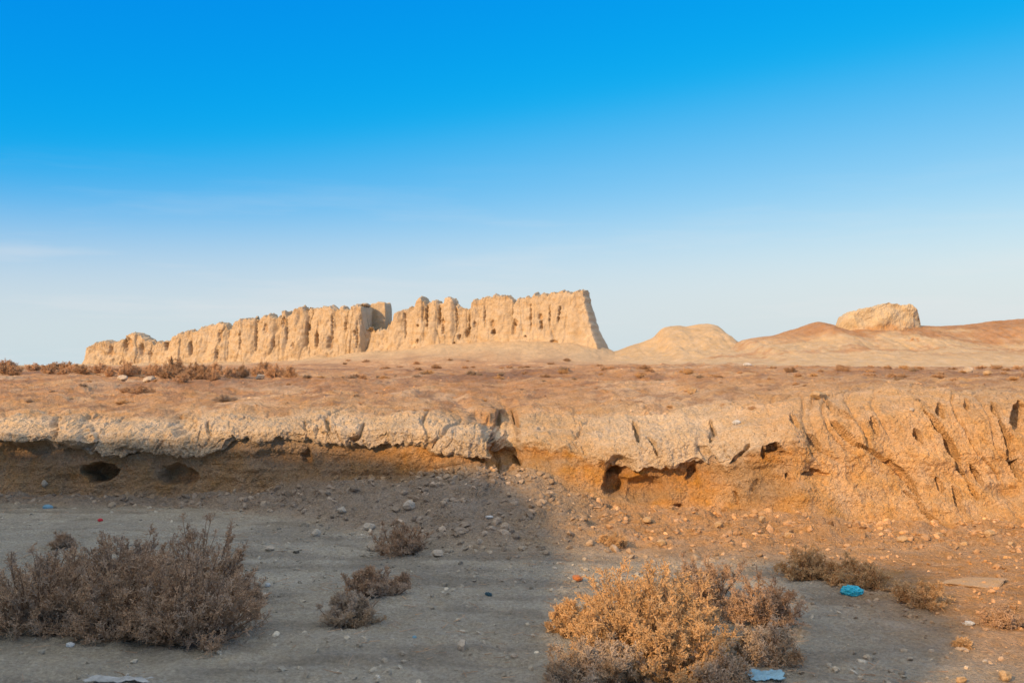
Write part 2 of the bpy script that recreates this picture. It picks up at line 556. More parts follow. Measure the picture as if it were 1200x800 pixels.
# loose boulder-like lump in the crust at the far left
r = np.hypot((pu + jx - 90) / 24, (pv + jy - 507) / 19)
B[..., 1] -= .20 * np.sqrt(np.clip(1 - r * r, 0, 1)) * (ZB > 4) * (ZB < 10.4)
P[b0:b1] = B

# --- foreground relief
f1 = R_BANK0 + 30
Pf = P[:f1]
fx_, fy_ = Pf[..., 0], Pf[..., 1]
fade_b = 1 - sstep(.97, 1.25, ZN[:f1])
Pf[..., 2] += fade_b * (.028 * pn2(fx_ * .55, fy_ * 1.1, 51) + .016 * pn2(fx_ * 1.3, fy_ * 4.2, 52)
                        + .014 * pn2(fx_ * 5, fy_ * 7, 53) + .010 * pn2(fx_ * 14, fy_ * 14, 54) + .006 * pn2(fx_ * 30, fy_ * 30, 55))
# --- plateau relief
Pp = P[R_PLAT0 + 20:]
px_, py_ = Pp[..., 0], Pp[..., 1]
fd = sstep(10.3, 12.5, ZN[R_PLAT0 + 20:])
far = sstep(200, 400, ZN[R_PLAT0 + 20:])
zz = (.035 * pn2(px_ * .55, py_ * .4, 61) + .060 * pn2(px_ * 1.1, py_ * .8, 62) + .030 * pn2(px_ * 3.5, py_ * 2.4, 63)
      + .020 * pn2(px_ * 9, py_ * 6, 64) + .012 * pn2(px_ * 22, py_ * 16, 65))
Pp[..., 2] += fd * (1 - far) * zz
# low brown swell of the plateau and the raised apron of the fortress
Pp[..., 2] += .16 * np.exp(-((px_ - 4.5) / 7.5) ** 2 - ((py_ - 26) / 8) ** 2)
relx, rely = px_ - WA[0], py_ - WA[1]
s_ = relx * WDIR[0] + rely * WDIR[1]
n_ = relx * WNRM[0] + rely * WNRM[1]
Hs = foot_z(np.clip(s_, -40, WLEN + 60)) - 1.45
endf = sstep(WLEN + 26, WLEN + 3, s_) * sstep(-60, -5, s_)
prof = np.where(n_ > 0, np.clip(1 - n_ / 34, 0, 1) ** 1.25, np.exp(-(n_ / 22) ** 2))
nearw = np.exp(-((n_ - 1.5) / 5) ** 2)
Pp[..., 2] += endf * nearw * (.25 + .7 * pn2(s_ * .22, n_ * .1, 73)).clip(0)
Pp[..., 2] += Hs * endf * prof + .35 * endf * prof * pn2(px_ * .25, py_ * .12, 71) + .12 * endf * prof * pn2(px_ * .9, py_ * .5, 72)
APRON = np.zeros((NR, NC), F32)
APRON[R_PLAT0 + 20:] = endf * prof

# --- colours of the earth (albedo)
x_, y_ = P[..., 0], P[..., 1]
lo = pn2(x_ * .45, y_ * .45, 81)
mid = pn2(x_ * 1.6, y_ * 1.9, 82)
C = np.empty((NR, NC, 3), F32)
c_fg = np.array([.39, .35, .285]); c_fg2 = np.array([.275, .243, .198])
c_tal = np.array([.38, .275, .18]); c_wall = np.array([.52, .29, .115]); c_crust = np.array([.615, .48, .335])
c_right = np.array([.60, .385, .20]); c_pl = np.array([.48, .28, .15]); c_pl2 = np.array([.265, .155, .10])
c_plp = np.array([.53, .35, .20]); c_tan = np.array([.51, .385, .25])


def mixc(c, new, m):
    return c + m[..., None] * (new - c)


streak = pn2(x_ * .8, y_ * 3.2, 85)
C[:] = c_fg
C = mixc(C, c_fg2, sstep(-.05, .45, streak * .7 + lo * .5 + .3 * pn2(x_ * 3, y_ * 9, 95)) * .85)
rightg = sstep(2.0, 3.3, x_)
C = mixc(C, np.array([.46, .27, .135]), (ZN < 1.3) * sstep(.1, .6, ZN) * rightg)  # orange of the sun patch at the right put into the ground colour
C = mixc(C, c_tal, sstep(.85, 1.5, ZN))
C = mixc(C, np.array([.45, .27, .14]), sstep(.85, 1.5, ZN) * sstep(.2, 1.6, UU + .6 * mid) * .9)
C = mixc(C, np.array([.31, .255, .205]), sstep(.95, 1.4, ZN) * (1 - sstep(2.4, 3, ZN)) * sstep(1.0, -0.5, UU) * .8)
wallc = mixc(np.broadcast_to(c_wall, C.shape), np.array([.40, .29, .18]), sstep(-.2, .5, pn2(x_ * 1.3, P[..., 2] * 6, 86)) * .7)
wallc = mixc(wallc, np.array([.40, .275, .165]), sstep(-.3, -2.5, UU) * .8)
C = mixc(C, 0, sstep(2.6, 3.2, ZN)) + wallc * sstep(2.6, 3.2, ZN)[..., None]
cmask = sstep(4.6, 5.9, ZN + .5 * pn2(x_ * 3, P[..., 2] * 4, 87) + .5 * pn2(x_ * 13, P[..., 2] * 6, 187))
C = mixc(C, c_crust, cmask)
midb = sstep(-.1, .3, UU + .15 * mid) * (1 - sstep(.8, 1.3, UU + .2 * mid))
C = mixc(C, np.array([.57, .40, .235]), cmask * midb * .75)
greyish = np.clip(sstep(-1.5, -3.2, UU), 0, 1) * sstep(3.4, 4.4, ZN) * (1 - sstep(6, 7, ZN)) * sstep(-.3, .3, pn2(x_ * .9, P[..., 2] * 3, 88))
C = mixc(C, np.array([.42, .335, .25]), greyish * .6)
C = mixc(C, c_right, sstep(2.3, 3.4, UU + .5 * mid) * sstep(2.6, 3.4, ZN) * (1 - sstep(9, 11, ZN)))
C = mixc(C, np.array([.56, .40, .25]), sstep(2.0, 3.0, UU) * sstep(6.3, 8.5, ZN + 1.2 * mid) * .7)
plm = sstep(9.6, 10.9, ZN + .5 * mid + .3 * lo)
C = mixc(C, 0, plm)
plc = mixc(np.broadcast_to(c_pl, C.shape), c_plp, sstep(.0, .6, lo * .6 + mid * .6 + .25 * sstep(1.0, 4.0, UU)))
plc = mixc(plc, c_plp, (1 - sstep(10.5, 13.5 + 3.5 * sstep(1.0, 3.0, UU), ZN + 1.2 * lo + .8 * mid)) * .8)
plc = mixc(plc, np.array([.58, .42, .28]), sstep(.15, .6, pn2(x_ * .5, y_ * .35, 196) + .5 * pn2(x_ * 2.5, y_ * 1.8, 197)) * .7)
plc = mixc(plc, c_pl2, sstep(.1, .5, pn2(x_ * 2.2, y_ * 1.2, 96) + .5 * pn2(x_ * 6, y_ * 4, 97)) * .55)
plc = mixc(plc, c_pl2, sstep(.05, .55, pn2(x_ * .22, y_ * .13, 89) + .45 * mid) * sstep(13, 18, ZN) * .9)
plc = mixc(plc, c_tan, np.clip(1.5 * APRON + .3 * pn2(x_ * .3, y_ * .08, 90) * (APRON > .02), 0, 1))
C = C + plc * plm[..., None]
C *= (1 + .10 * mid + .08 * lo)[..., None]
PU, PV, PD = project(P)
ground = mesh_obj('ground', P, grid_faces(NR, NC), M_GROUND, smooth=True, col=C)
sm_ = np.ones((NR - 1, NC - 1), bool)
sm_[R_BANK0:R_PLAT0 + 5] = False      # crumbling earth of the bank keeps its grit
ground.data.polygons.foreach_set('use_smooth', sm_.ravel())
tag(ground, 'dry bare earth with an eroded bank crossing it and a stony flat above', None, None, 'structure')
GN = normals(P[::1])

flatPU = np.nan_to_num(PU, nan=-9999).ravel(); flatPV = np.nan_to_num(PV, nan=-9999).ravel()
flatPD = np.where(np.isnan(PU), 1e9, PD).ravel(); flatP = P.reshape(-1, 3)


def at(px, py):
    """point of the visible ground under a photo pixel"""
    for r in (2.5, 6, 14, 40):
        i = np.nonzero((np.abs(flatPU - px) < r) & (np.abs(flatPV - py) < r * .7) & (flatPD > 1))[0]
        if len(i):
            dmin = flatPD[i].min()
            i = i[flatPD[i] < dmin * 1.04 + .05]
            j = i[np.argmin(np.hypot(flatPU[i] - px, flatPV[i] - py))]
            return flatP[j].copy(), flatPD[j]
    # off the picture: flat foreground
    D = CAMH * F / (max(py, 600) - HOR)
    return np.array([(px - 600) / F * D, D, 0.0]), D


# ------------------------------------------------------------------ stones
def ico(sub):
    t = (1 + 5 ** .5) / 2
    v = [(-1, t, 0), (1, t, 0), (-1, -t, 0), (1, -t, 0), (0, -1, t), (0, 1, t), (0, -1, -t), (0, 1, -t), (t, 0, -1), (t, 0, 1), (-t, 0, -1), (-t, 0, 1)]
    f = [(0, 11, 5), (0, 5, 1), (0, 1, 7), (0, 7, 10), (0, 10, 11), (1, 5, 9), (5, 11, 4), (11, 10, 2), (10, 7, 6), (7, 1, 8),
         (3, 9, 4), (3, 4, 2), (3, 2, 6), (3, 6, 8), (3, 8, 9), (4, 9, 5), (2, 4, 11), (6, 2, 10), (8, 6, 7), (9, 8, 1)]
    v = [np.array(q) / np.linalg.norm(q) for q in v]
    for _ in range(sub):
        mid_, nf = {}, []

        def m(a, b):
            k = (min(a, b), max(a, b))
            if k not in mid_:
                q = v[a] + v[b]
                v.append(q / np.linalg.norm(q)); mid_[k] = len(v) - 1
            return mid_[k]
        for a, b, c in f:
            ab, bc, ca = m(a, b), m(b, c), m(c, a)
            nf += [(a, ab, ca), (b, bc, ab), (c, ca, bc), (ab, bc, ca)]
        f = nf
    return np.array(v), np.array(f, np.int32)


def rock_verts(seed, sub, rough=.35, facets=7):
    """a broken stone: a ball cut by random planes, then roughened"""
    r = np.random.default_rng(seed)
    v, f = ico(sub)
    v = v.copy()
    for _ in range(facets):
        n = r.normal(size=3); n /= np.linalg.norm(n)
        h = r.uniform(.55, .85)
        dd = v @ n - h
        v -= np.clip(dd, 0, None)[:, None] * n * .92
    k = 1 + rough * .35 * pn3(v[:, 0] * 2, v[:, 1] * 2, v[:, 2] * 2, seed % 50) + rough * .15 * pn3(v[:, 0] * 6, v[:, 1] * 6, v[:, 2] * 6, seed % 37)
    return v * k[:, None], f


def rotmats(n, r, tilt=1.0):
    a, b, c = r.uniform(0, 2 * np.pi, n), r.normal(0, tilt, n), r.normal(0, tilt, n)
    ca, sa, cb, sb, cc, sc = np.cos(a), np.sin(a), np.cos(b), np.sin(b), np.cos(c), np.sin(c)
    O, I = np.zeros(n), np.ones(n)
    Rz = np.stack([ca, -sa, O, sa, ca, O, O, O, I], -1).reshape(n, 3, 3)
    Rx = np.stack([I, O, O, O, cb, -sb, O, sb, cb], -1).reshape(n, 3, 3)
    Ry = np.stack([cc, O, sc, O, I, O, -sc, O, cc], -1).reshape(n, 3, 3)
    return Rz @ Rx @ Ry


def scatter(name, weight, n, smin, smax, power, seed, sub=1, lift=.15, tint=1.0, flat=.7):
    r = np.random.default_rng(seed)
    w = weight.ravel().astype(np.float64)
    w /= w.sum()
    cdf = np.cumsum(w)
    idx = np.clip(np.searchsorted(cdf, r.uniform(0, 1, n)), 0, len(cdf) - 1)
    pos = flatP[idx]
    colr = C.reshape(-1, 3)[idx] * tint * np.exp(r.normal(0, .22, (n, 1)))
    size = smin + (smax - smin) * r.uniform(0, 1, n) ** power
    sc_ = size[:, None] * np.stack([r.uniform(.7, 1.3, n), r.uniform(.7, 1.3, n), r.uniform(.45, .9, n) * flat / .7], -1)
    R = rotmats(n, r, .5)
    base = [rock_verts(100 + k + seed, sub, .8, 14) for k in range(9)]
    nv = len(base[0][0])
    BV = np.stack([b_[0] for b_ in base])
    which = r.integers(0, 9, n)
    V = BV[which] * sc_[:, None, :]
    V = np.einsum('nij,nvj->nvi', R, V)
    V += (pos + np.stack([r.normal(0, .01, n), r.normal(0, .01, n), size * lift], -1))[:, None, :]
    Fc = base[0][1][None] + (np.arange(n) * nv)[:, None, None]
    o = mesh_obj(name, V.reshape(-1, 3), Fc.reshape(-1, 3).astype(np.int32), M_CLOD, smooth=False, col=np.repeat(colr, nv, 0))
    return o


# area carried by each vertex, so that the scatter is even on the ground and a little denser where the view is close
rowsp = np.abs(np.gradient(np.cumsum(np.concatenate([[0], np.linalg.norm(np.diff(P[:, NC // 2], axis=0), axis=1)]))))
area = rowsp[:, None] * np.abs(np.gradient(X, axis=1))
inview = (PU > -300) & (PU < 1500)
inview = np.where(np.isnan(PU), False, inview)
pxm = (PU - 600)
w_tal = area * inview * (sstep(.86, 1.35, ZN) * (1 - sstep(2.7, 3.1, ZN)))
fan = .25 + 1.2 * np.exp(-((PU - 520) / 150) ** 2) + .5 * np.exp(-((PU - 820) / 130) ** 2) + .35 * sstep(900, 1050, PU)
w_tal = np.nan_to_num(w_tal * fan * (.35 + sstep(-.1, .4, pn2(x_ * 1.5, y_ * 1.5, 91))))
tag(scatter('rubble', w_tal, 8500, .006, .056, 9.0, 21, lift=.05),
    'loose broken clods of earth fallen along the foot of the bank', None, None, 'stuff')
w_pl = np.nan_to_num(area * inview * sstep(9.2, 10.4, ZN) * (ZN < 45) * np.exp(-(ZN - 10) / 16) * (.25 + sstep(-.1, .5, lo + mid)))
w_fg = np.nan_to_num(area * inview * (ZN > .05) * (ZN < 1.05) * (y_ > 4.6) * (.3 + sstep(0, .5, lo + .7 * mid)) * (1 + 2.0 * sstep(1.5, 3, x_)))
tag(scatter('gravel', w_pl + .85 * w_fg * w_pl.sum() / w_fg.sum(), 26000, .0035, .030, 9.0, 22, lift=.08),
    'fine gravel and crumbs of dry earth strewn over the ground', None, None, 'stuff')


def stone(px, py, wpx, hpx, mat, label, cat='stone', name='stone', seed=0, group=None, flat=None, rz=None, sink=.25):
    p, D = at(px, py)
    w = wpx * D / F / 2; h = hpx * D / F / 2
    v, f = rock_verts(seed + 400, 3, .4, 9)
    v = v * np.array([w, w * .8, h])
    o = mesh_obj(name, v, f, mat, smooth=False)
    o.location = (p[0], p[1], p[2] + h * (1 - sink))
    o.rotation_euler = (random.uniform(-.12, .12), random.uniform(-.12, .12), random.uniform(-.5, .5) if rz is None else rz)
    tag(o, label, cat, group)
    return o


SP, ST, SR = M_STONE_PALE, M_STONE_TAN, M_STONE_RED
stone(437, 645, 15, 15, SP, 'pale rounded stone beside the dry shrub at the foot of the rubble slope', seed=1)
stone(513, 652, 15, 10, SP, 'pale flat stone right of the shrub below the rubble slope', seed=2)
stone(541, 760, 13, 14, SP, 'single pale egg shaped stone on the shaded bare ground', seed=3)
stone(660, 775, 17, 13, ST, 'tan stone at the lower left of the sunlit shrub', seed=4)
stone(677, 680, 14, 8, SR, 'orange red brick fragment on the edge of the sunlight', 'brick', 'brick_fragment', seed=5)
stone(811, 461, 13, 10, ST, 'tan stone with a dark shadow alone on the flat above the bank', seed=6)
stone(960, 467, 22, 11, ST, 'flat orange stone above the rilled right bank', seed=7)
stone(316, 646, 13, 8, SP, 'whitish stone on shaded ground right of the big brown shrubs', seed=8)
stone(143, 446, 13, 8, SP, 'left of the two pale blocks among plateau shrubs', seed=9)
stone(174, 446, 16, 8, SP, 'right and larger of the two pale blocks among plateau shrubs', seed=10)
stone(305, 444, 12, 8, SP, 'whitish stone at the right end of the plateau shrubs', seed=11)
stone(1133, 437, 14, 9, SP, 'pale boulder with blue shadow before the right hill', seed=12)
stone(1158, 440, 12, 7, ST, 'low tan boulder with shadow, just right of the pale boulder', seed=13)
stone(480, 596, 17, 13, SP, 'biggest pale clod high on the shaded rubble slope', seed=14)
stone(1068, 481, 6, 5, SP, 'small white stone on the rounded right bank', seed=15)
stone(1127, 800, 14, 10, ST, 'tan stone at the bottom edge near the sunlit corner', seed=16)
stone(1178, 797, 17, 14, ST, 'larger tan stone in the bottom right sunlit corner', seed=17)
stone(1155, 777, 7, 5, SP, 'tiny white pebble in the sunlit corner ground', 'pebble', 'pebble', seed=18)
stone(600, 770, 8, 6, SP, 'small white pebble left of the tan stone', 'pebble', 'pebble', seed=19)
stone(310, 700, 14, 7, SP, 'pale stone just past the tip of the big brown shrubs', seed=20)
stone(52, 570, 8, 9, SP, 'pale clod standing at the foot of the shaded left bank', 'clod', 'earth_clod', seed=21)
stone(400, 600, 12, 8, SP, 'grey clod on the left part of the rubble slope', 'clod', 'earth_clod', seed=22)
stone(432, 620, 15, 10, SP, 'pale clod just above the shrub on the rubble slope', 'clod', 'earth_clod', seed=23)
stone(370, 628, 12, 10, SP, 'pale clod lowest at the left end of the rubble slope', 'clod', 'earth_clod', seed=24)
for k, (sx, sy, sw, sh) in enumerate([(760, 612, 12, 8), (775, 640, 12, 9), (842, 618, 11, 8), (893, 612, 10, 9), (925, 630, 12, 8), (1058, 634, 13, 8), (1100, 630, 11, 8), (1160, 628, 14, 9), (1185, 640, 12, 8), (1130, 640, 10, 7)]):
    stone(sx, sy, sw, sh, ST, 'small tan clod among the sunlit rubble below the bank', 'clod', 'earth_clod', seed=30 + k, group='clods on the sunlit rubble')
# flat pale slab
p, D = at(1150, 684)
v, f = rock_verts(77, 3, .3, 6)
sl = mesh_obj('flat_slab', v * np.array([.34, .17, .014]), f, earth_mat('slab_earth', 2.0, .5, .5, .01, base=(.44, .30, .18)), smooth=False)
sl.location = (p[0], p[1] + .05, p[2] + .002); sl.rotation_euler = (0.02, 0, .3)
tag(sl, 'broad flat pale slab lying in sunlight at the foot of the right bank', 'slab')


# ------------------------------------------------------------------ litter
def crumple(px, py, wpx, hpx, mat, label, cat, name, seed):
    p, D = at(px, py)
    w = wpx * D / F / 2; h = hpx * D / F / 2
    v, f = ico(4)
    k = 1 + .35 * np.abs(pn3(v[:, 0] * 2.2, v[:, 1] * 2.2, v[:, 2] * 2.2, seed)) - .25 * np.abs(pn3(v[:, 0] * 5, v[:, 1] * 5, v[:, 2] * 5, seed + 1))
    v = v * k[:, None] * np.array([w, w * .7, h])
    o = mesh_obj(name, v, f, mat, smooth=False)
    o.location = (p[0], p[1], p[2] + h * .7)
    o.rotation_euler = (0, 0, random.uniform(-.5, .5))
    tag(o, label, cat)


def scrap(px, py, wpx, dm, mat, label, cat, name, seed, lift=.01):
    """a crinkled sheet of plastic lying on the ground"""
    p, D = at(px, py)
    w = wpx * D / F
    n = 26
    a_, b_ = np.meshgrid(np.linspace(-.5, .5, n), np.linspace(-.5, .5, n))
    x = a_ * w * (1 + .2 * pn2(b_ * 4, 0, seed)); y = b_ * dm * (1 + .25 * pn2(a_ * 4, 1, seed))
    z = .010 * np.abs(pn2(x * 18, y * 18, seed)) + .008 * np.abs(pn2(x * 40, y * 40, seed + 1)) + .02 * np.abs(pn2(x * 6, y * 6, seed + 2))
    top = np.stack([x, y, z + .004], -1).reshape(-1, 3)
    bot = top - np.array([0, 0, .003])
    nn = n * n
    ring = np.concatenate([np.arange(n), np.arange(2 * n - 1, nn, n), np.arange(nn - 2, nn - n - 1, -1), np.arange(nn - 2 * n, 0, -n)])
    r2 = np.roll(ring, -1)
    side = np.stack([ring, ring + nn, r2 + nn, r2], -1)
    o = mesh_obj(name, np.concatenate([top, bot]), [grid_faces(n, n), grid_faces(n, n, True, nn), side], mat, smooth=False)
    o.location = (p[0], p[1], p[2] + lift)
    o.rotation_euler = (0, 0, random.uniform(-.4, .4))
    tag(o, label, cat)


crumple(998, 697, 24, 13, M_BLUE, 'bright blue crumpled plastic bag beside the dark shrub in the right shade', 'plastic bag', 'plastic_bag', 3)
scrap(897, 795, 44, .16, M_PALEBLUE, 'pale blue plastic sheet by the grey drooping shrub at the bottom edge', 'plastic sheet', 'plastic_sheet', 5)
crumple(56, 596, 11, 6, M_PALEBLUE, 'light blue plastic scrap below the shaded left bank', 'plastic scrap', 'plastic_scrap', 7)
crumple(117, 611, 6, 4, M_RED, 'small red plastic scrap below the two left burrows', 'plastic scrap', 'plastic_scrap', 8)
crumple(573, 698, 9, 5, M_TEAL, 'dark teal plastic scrap alone on the shaded bare ground', 'plastic scrap', 'plastic_scrap', 9)
scrap(145, 799, 90, .07, plain_mat('dusty_plastic', (.33, .335, .335), .8, .35, 12), 'dusty whitish plastic sheet at the bottom edge below the big brown shrubs', 'plastic sheet', 'plastic_sheet', 10, .0)
crumple(1135, 731, 13, 5, M_WHITE, 'white scrap on the sunlit ground right of the shade', 'paper scrap', 'paper_scrap', 12)
crumple(876, 428, 9, 4, M_WHITE, 'white litter on the plateau crest before the right hill', 'litter', 'litter', 13)
crumple(313, 687, 6, 5, M_WHITE, 'small white scrap right of the big brown shrubs', 'paper scrap', 'paper_scrap', 14)
crumple(82, 757, 9, 6, M_WHITE, 'white scrap at the front foot of the big brown shrubs', 'paper scrap', 'paper_scrap', 15)
crumple(486, 747, 5, 4, M_PALEBLUE, 'tiny blue bottle cap left of the egg shaped stone', 'bottle cap', 'bottle_cap', 16)
crumple(573, 606, 9, 3, M_WHITE, 'thin white scrap on the shaded rubble slope', 'paper scrap', 'paper_scrap', 17)
crumple(864, 497, 9, 5, M_WHITE, 'white shred caught in the crust above the middle bank', 'plastic scrap', 'plastic_scrap', 18)


# ------------------------------------------------------------------ shrubs
def tubes(pts_, rad):
    """pts_ (n,k,3), rad (n,k) -> three-sided tapered tubes"""
    n, k, _ = pts_.shape
    t = np.gradient(pts_, axis=1)
    t /= np.linalg.norm(t, axis=-1, keepdims=True) + 1e-9
    ref = np.where(np.abs(t[..., 2:3]) > .9, np.array([1., 0, 0]), np.array([0, 0, 1.]))
    a_ = np.cross(t, ref); a_ /= np.linalg.norm(a_, axis=-1, keepdims=True) + 1e-9
    b_ = np.cross(t, a_)
    V = np.stack([pts_ + rad[..., None] * (math.cos(q) * a_ + math.sin(q) * b_) for q in (0, 2.094, 4.189)], 2)
    i = np.arange(n * k * 3).reshape(n, k, 3)
    fs = []
    for s in range(3):
        s2 = (s + 1) % 3
        fs.append(np.stack([i[:, :-1, s], i[:, :-1, s2], i[:, 1:, s2], i[:, 1:, s]], -1).reshape(-1, 4))
    return V.reshape(-1, 3), np.concatenate(fs).astype(np.int32)


def unit(v):
    return v / (np.linalg.norm(v, axis=-1, keepdims=True) + 1e-9)


def branch(r, par, m, tmin, lmin, lmax, k, spread, up, droop=0.0, wob=.12):
    n, kp, _ = par.shape
    tt = r.uniform(tmin, 1, (n, m))
    fi = tt * (kp - 1)
    i0 = np.clip(fi.astype(int), 0, kp - 2)
    fr = (fi - i0)[..., None]
    ii = np.arange(n)[:, None]
    p0 = par[ii, i0] * (1 - fr) + par[ii, i0 + 1] * fr
    tg = unit(par[ii, i0 + 1] - par[ii, i0])
    rd = unit(r.normal(size=(n, m, 3)))
    dr = unit(tg * (1 - spread) + rd * spread + np.array([0, 0, up]))
    ln = r.uniform(lmin, lmax, (n, m)) * (1.15 - .5 * tt)
    p0 = p0.reshape(-1, 3); dr = dr.reshape(-1, 3); ln = ln.reshape(-1, 1)
    out = [p0]
    q, dcur = p0, dr
    for j in range(1, k):
        dcur = unit(dcur + wob * r.normal(size=dcur.shape) + np.array([0, 0, up * .5 - droop * j]))
        q = q + dcur * ln / (k - 1)
        out.append(q)
    return np.stack(out, 1)


def make_shrub(seed, rx, h, n0=60, m1=7, m2=13, fuzz=2, thick=1.25, lowest=80, droop=0.0, leaf=.014, l2=(.018, .050)):
    """arrays for a dry many-stemmed shrub, base at the origin"""
    r = np.random.default_rng(seed)
    az = r.uniform(0, 2 * np.pi, n0)
    th = np.radians(lowest) * r.uniform(0, 1, n0) ** .75
    lump = 1 + .17 * np.sin(az * 2 + seed) * np.sin(th) + .15 * np.sin(az * 5 + seed * 2)
    Ld = 1 / np.sqrt((np.sin(th) / rx) ** 2 + (np.cos(th) / h) ** 2) * r.uniform(.74, 1.0, n0) * lump
    dirn = np.stack([np.sin(th) * np.cos(az), np.sin(th) * np.sin(az), np.cos(th)], -1)
    base = np.stack([np.cos(az), np.sin(az), 0 * az], -1) * (r.uniform(0, .22, n0) * rx)[:, None]
    out = []
    side = r.normal(size=(n0, 3)) * .10
    for j in range(6):
        t = j / 5
        bend = np.array([0, 0, .20 * math.sin(t * math.pi)]) * -1 * np.sin(th)[:, None] * Ld[:, None]
        out.append(base + dirn * (Ld * t)[:, None] + bend * .5 + side * (t * (1 - t)) * Ld[:, None] + r.normal(size=(n0, 3)) * .012 * t)
    S0 = np.stack(out, 1)
    S0[..., 2] = np.maximum(S0[..., 2], -.01)
    sc_ = max(rx, h)
    S1 = branch(r, S0, m1, .22, .12 * sc_, .27 * sc_, 4, .48, .16, droop)
    S2 = branch(r, S1, m2, .15, l2[0], l2[1], 3, .62, .12, droop * .6)
    for S in (S1, S2):
        S[..., 2] = np.maximum(S[..., 2], .004)
    R0 = np.linspace(.0055, .0018, 6)[None] * thick * r.uniform(.7, 1.3, (n0, 1))
    v0, f0 = tubes(S0, R0)
    v1, f1 = tubes(S1, np.linspace(.0024, .0013, 4)[None] * thick * np.ones((len(S1), 1)))
    v2, f2 = tubes(S2, np.linspace(.0016, .0010, 3)[None] * thick * np.ones((len(S2), 1)))
    # dry bracts: slim little diamonds along the outer twigs
    nb = len(S2) * fuzz
    pick = r.integers(0, len(S2), nb)
    t = r.uniform(.2, 1, nb)[:, None]
    c = np.where(t < .5, S2[pick, 0] * (1 - 2 * t) + S2[pick, 1] * 2 * t, S2[pick, 1] * (2 - 2 * t) + S2[pick, 2] * (2 * t - 1))
    dl = unit(r.normal(size=(nb, 3)) + unit(S2[pick, 2] - S2[pick, 0]) * .9 + np.array([0, 0, .3])) * (leaf * r.uniform(.6, 1.5, (nb, 1)))
    wv = unit(np.cross(dl, r.normal(size=(nb, 3)))) * leaf * .26
    wv2 = unit(np.cross(dl, wv)) * leaf * .2
    v3 = np.stack([c, c + dl * .5 + wv, c + dl, c + dl * .5 - wv, c + dl * .45 + wv2], 1).reshape(-1, 3)
    k = np.arange(nb)[:, None] * 5
    f3 = np.concatenate([k + np.array([[0, 1, 4]]), k + np.array([[1, 2, 4]]), k + np.array([[2, 3, 4]]), k + np.array([[3, 0, 4]])]).astype(np.int32)
    tv = np.concatenate([v1, v2, v3])
    tf = [np.concatenate([f1, f2 + len(v1)]), f3 + len(v1) + len(v2)]
    return (v0, f0), (tv, tf)


def shrub(px, py, wpx, hpx, mat, label, seed, name='dry_shrub', group=None, dens=1.0, **kw):
    p, D = at(px, py)
    if py > 797:
        D = CAMH * F / (py - HOR); p = np.array([(px - 600) / F * D, D, .0])
    rx = wpx * D / F / 2; h = hpx * D / F
    (v0, f0), (tv, tf) = make_shrub(seed, rx, h, n0=int(58 * dens), **kw)
    e = empty(name, (p[0], p[1] + rx * .45, p[2] - .01))
    mesh_obj('stems', v0, f0, M_STEM, e)
    mesh_obj('twigs', tv, tf, mat, e)
    tag(e, label, 'shrub', group)
    return e


S, Bn, G = M_STRAW, M_BROWN, M_GREY
BIG = 'shrubs of the big clump at the left'
shrub(25, 745, 175, 96, Bn, 'dark brown shrub cut by the left edge of the photo', 1, group=BIG, dens=1.6)
shrub(122, 748, 150, 100, Bn, 'middle brown shrub of the left clump, in front', 2, group=BIG, dens=1.6)
shrub(218, 756, 165, 108, Bn, 'tallest front shrub of the left clump, brown with ochre tips', 3, group=BIG, dens=2.0)
shrub(222, 706, 140, 84, Bn, 'rear brown shrub of the left clump, its top against pale ground', 4, group=BIG, dens=1.6)
shrub(135, 700, 150, 66, Bn, 'low rear shrub of the left clump, below the square burrow', 5, group=BIG, dens=1.3)
shrub(60, 700, 110, 44, Bn, 'low rear shrub nearest the left edge in the clump', 25, group=BIG, dens=.8)
shrub(285, 712, 42, 30, Bn, 'little shrub at the right tip of the left clump', 6, group=BIG, dens=.6)
shrub(433, 700, 66, 31, Bn, 'small dense brown shrub behind the small grey one', 7, dens=.9)
shrub(470, 688, 26, 12, Bn, 'tiny brown sprig right of the small dense brown shrub', 26, dens=.35)
shrub(409, 736, 72, 38, G, 'small grey rounded shrub on the shaded bare ground', 8, dens=.9)
shrub(466, 652, 72, 38, Bn, 'brown shrub at the foot of the shaded rubble slope', 9, dens=.7)
shrub(70, 642, 38, 13, Bn, 'tiny low dark shrub alone below the left bank', 10, dens=.4)
shrub(762, 778, 218, 99, S, 'big golden shrub in full sunlight, fullest and brightest of all', 11, dens=2.9)
shrub(668, 745, 60, 38, S, 'low straw shrub at the left foot of the big golden shrub', 27, dens=.6)
shrub(795, 798, 140, 70, S, 'golden shrub right in front of the big golden one', 12, dens=1.6)
shrub(700, 808, 130, 50, G, 'grey shaded shrub at the bottom edge before the golden shrub', 13, dens=1.4)
shrub(828, 718, 95, 66, Bn, 'brown shrub behind the right shoulder of the golden shrub', 14, dens=.9)
shrub(895, 735, 80, 66, Bn, 'dusky brown upright shrub just right of the golden shrub', 15, dens=.9)
shrub(903, 778, 78, 46, G, 'grey shrub with drooping arched twigs above the pale blue sheet', 16, dens=1.0, droop=.22)
shrub(848, 808, 70, 44, G, 'grey shrub at the bottom edge, left of the pale blue sheet', 17, dens=.8)
shrub(950, 680, 84, 33, S, 'low straw brown shrub left of the blue bag at the bank foot', 18, dens=.9)
shrub(1012, 691, 78, 34, S, 'low straw brown shrub right behind the blue bag', 19, dens=.9)
shrub(1088, 714, 80, 24, S, 'low sprawling straw tuft on the edge of the right shade', 20, dens=.8, lowest=88)
shrub(1182, 736, 60, 16, Bn, 'low dark tuft near the right edge of the photo', 21, dens=.6, lowest=88)
shrub(720, 640, 30, 14, S, 'tiny straw tuft on the sunlit slope above the golden shrub', 22, dens=.4)
